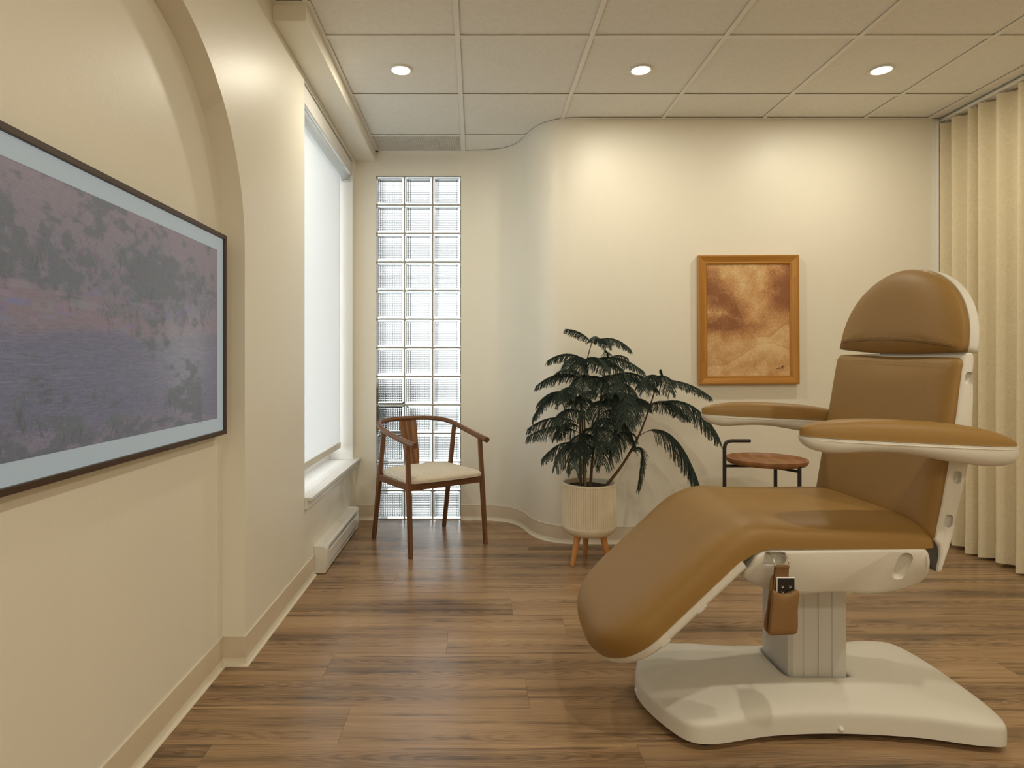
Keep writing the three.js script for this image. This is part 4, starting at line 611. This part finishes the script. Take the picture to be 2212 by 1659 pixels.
  // third whorl
  F([1264, 822, 0.02], [1212, 808, 0], [1159, 834, 0], 0.072); F([1264, 815, 0.02], [1225, 798, 0.08], [1197, 815, 0.16], 0.06); F([1303, 822, 0], [1365, 806, -0.02], [1420, 842, -0.02], 0.075); F([1264, 822, 0], [1262, 812, -0.12], [1252, 850, -0.25], 0.085); F([1303, 828, 0], [1318, 812, -0.12], [1330, 850, -0.22], 0.08); F([1303, 822, 0], [1345, 808, 0.12], [1385, 830, 0.20], 0.07); F([1264, 822, 0.03], [1290, 815, -0.08], [1296, 850, -0.17], 0.075);
  // fourth whorl
  F([1256, 872, 0.0], [1200, 850, 0], [1152, 902, 0], 0.085); F([1256, 866, 0.04], [1205, 846, 0.08], [1163, 872, 0.13], 0.07); F([1293, 880, -0.02], [1340, 850, -0.14], [1352, 912, -0.28], 0.115); F([1256, 880, 0], [1255, 858, -0.12], [1262, 905, -0.22], 0.075); F([1293, 875, -0.02], [1350, 852, 0.08], [1400, 880, 0.14], 0.08); F([1293, 885, 0], [1300, 868, -0.12], [1298, 915, -0.20], 0.09);
  // fifth and sixth whorls
  F([1256, 920, 0.02], [1200, 902, 0], [1140, 927, 0], 0.075, 0.8, 1.3); F([1256, 938, 0.02], [1200, 922, -0.04], [1139, 944, -0.05], 0.08, 0.85, 1.3); F([1288, 930, -0.03], [1310, 905, -0.14], [1312, 965, -0.26], 0.11); F([1286, 945, -0.03], [1290, 925, -0.10], [1284, 975, -0.18], 0.10); F([1290, 925, -0.02], [1335, 905, -0.06], [1372, 960, -0.08], 0.085); F([1256, 930, 0.04], [1225, 915, 0.1], [1200, 945, 0.16], 0.07);
  F([1258, 965, 0.0], [1215, 958, 0], [1171, 992, 0], 0.07, 0.8, 1.3); F([1260, 968, -0.02], [1228, 962, -0.08], [1200, 1008, -0.12], 0.085, 0.95, 1.3); F([1260, 970, -0.02], [1252, 958, -0.10], [1240, 1012, -0.17], 0.095, 0.95, 1.3); F([1281, 975, -0.03], [1300, 955, -0.10], [1302, 1005, -0.16], 0.085, 0.85, 1.3);
  F([1268, 790, 0], [1252, 780, -0.08], [1262, 806, -0.18], 0.06); F([1303, 800, 0.01], [1330, 790, -0.06], [1352, 822, -0.12], 0.065); F([1303, 842, 0], [1345, 828, -0.08], [1372, 866, -0.14], 0.08); F([1258, 850, 0], [1228, 838, -0.08], [1212, 872, -0.14], 0.075);
  F([1296, 860, 0.02], [1270, 846, 0.08], [1250, 872, 0.15], 0.07); F([1294, 870, 0.02], [1322, 850, 0.08], [1345, 880, 0.16], 0.08); F([1292, 900, -0.01], [1330, 888, -0.08], [1345, 940, -0.13], 0.095); F([1256, 895, 0], [1228, 885, -0.09], [1206, 918, -0.14], 0.08); F([1284, 955, -0.03], [1262, 940, -0.10], [1256, 985, -0.16], 0.09);
  // leaning trunk
  F([1424, 822, -0.02], [1480, 828, -0.02], [1535, 858, -0.02], 0.062); F([1424, 822, -0.02], [1405, 812, -0.10], [1392, 845, -0.18], 0.065); F([1424, 822, -0.02], [1432, 814, -0.10], [1448, 848, -0.17], 0.065); F([1424, 822, -0.02], [1400, 815, 0.06], [1380, 834, 0.13], 0.06); F([1428, 814, -0.02], [1429, 808, -0.02], [1427, 800, -0.02], 0.014, 0.6);
  F([1404, 880, -0.02], [1484, 872, -0.02], [1551, 944, -0.02], 0.125, 1.0, 1.35); F([1402, 885, -0.02], [1372, 862, -0.12], [1352, 905, -0.20], 0.095); F([1404, 880, -0.02], [1440, 868, 0.08], [1482, 900, 0.15], 0.08, 0.9, 1.3);
  F([1380, 942, -0.03], [1450, 942, -0.02], [1511, 1052, -0.03], 0.145, 1.0, 1.4); F([1352, 990, -0.03], [1386, 972, -0.03], [1378, 1058, -0.03], 0.062, 0.6, 1.0); F([1376, 948, -0.03], [1345, 935, -0.10], [1326, 985, -0.14], 0.085, 0.8, 1.3);
}

renderer.render(scene, camera);
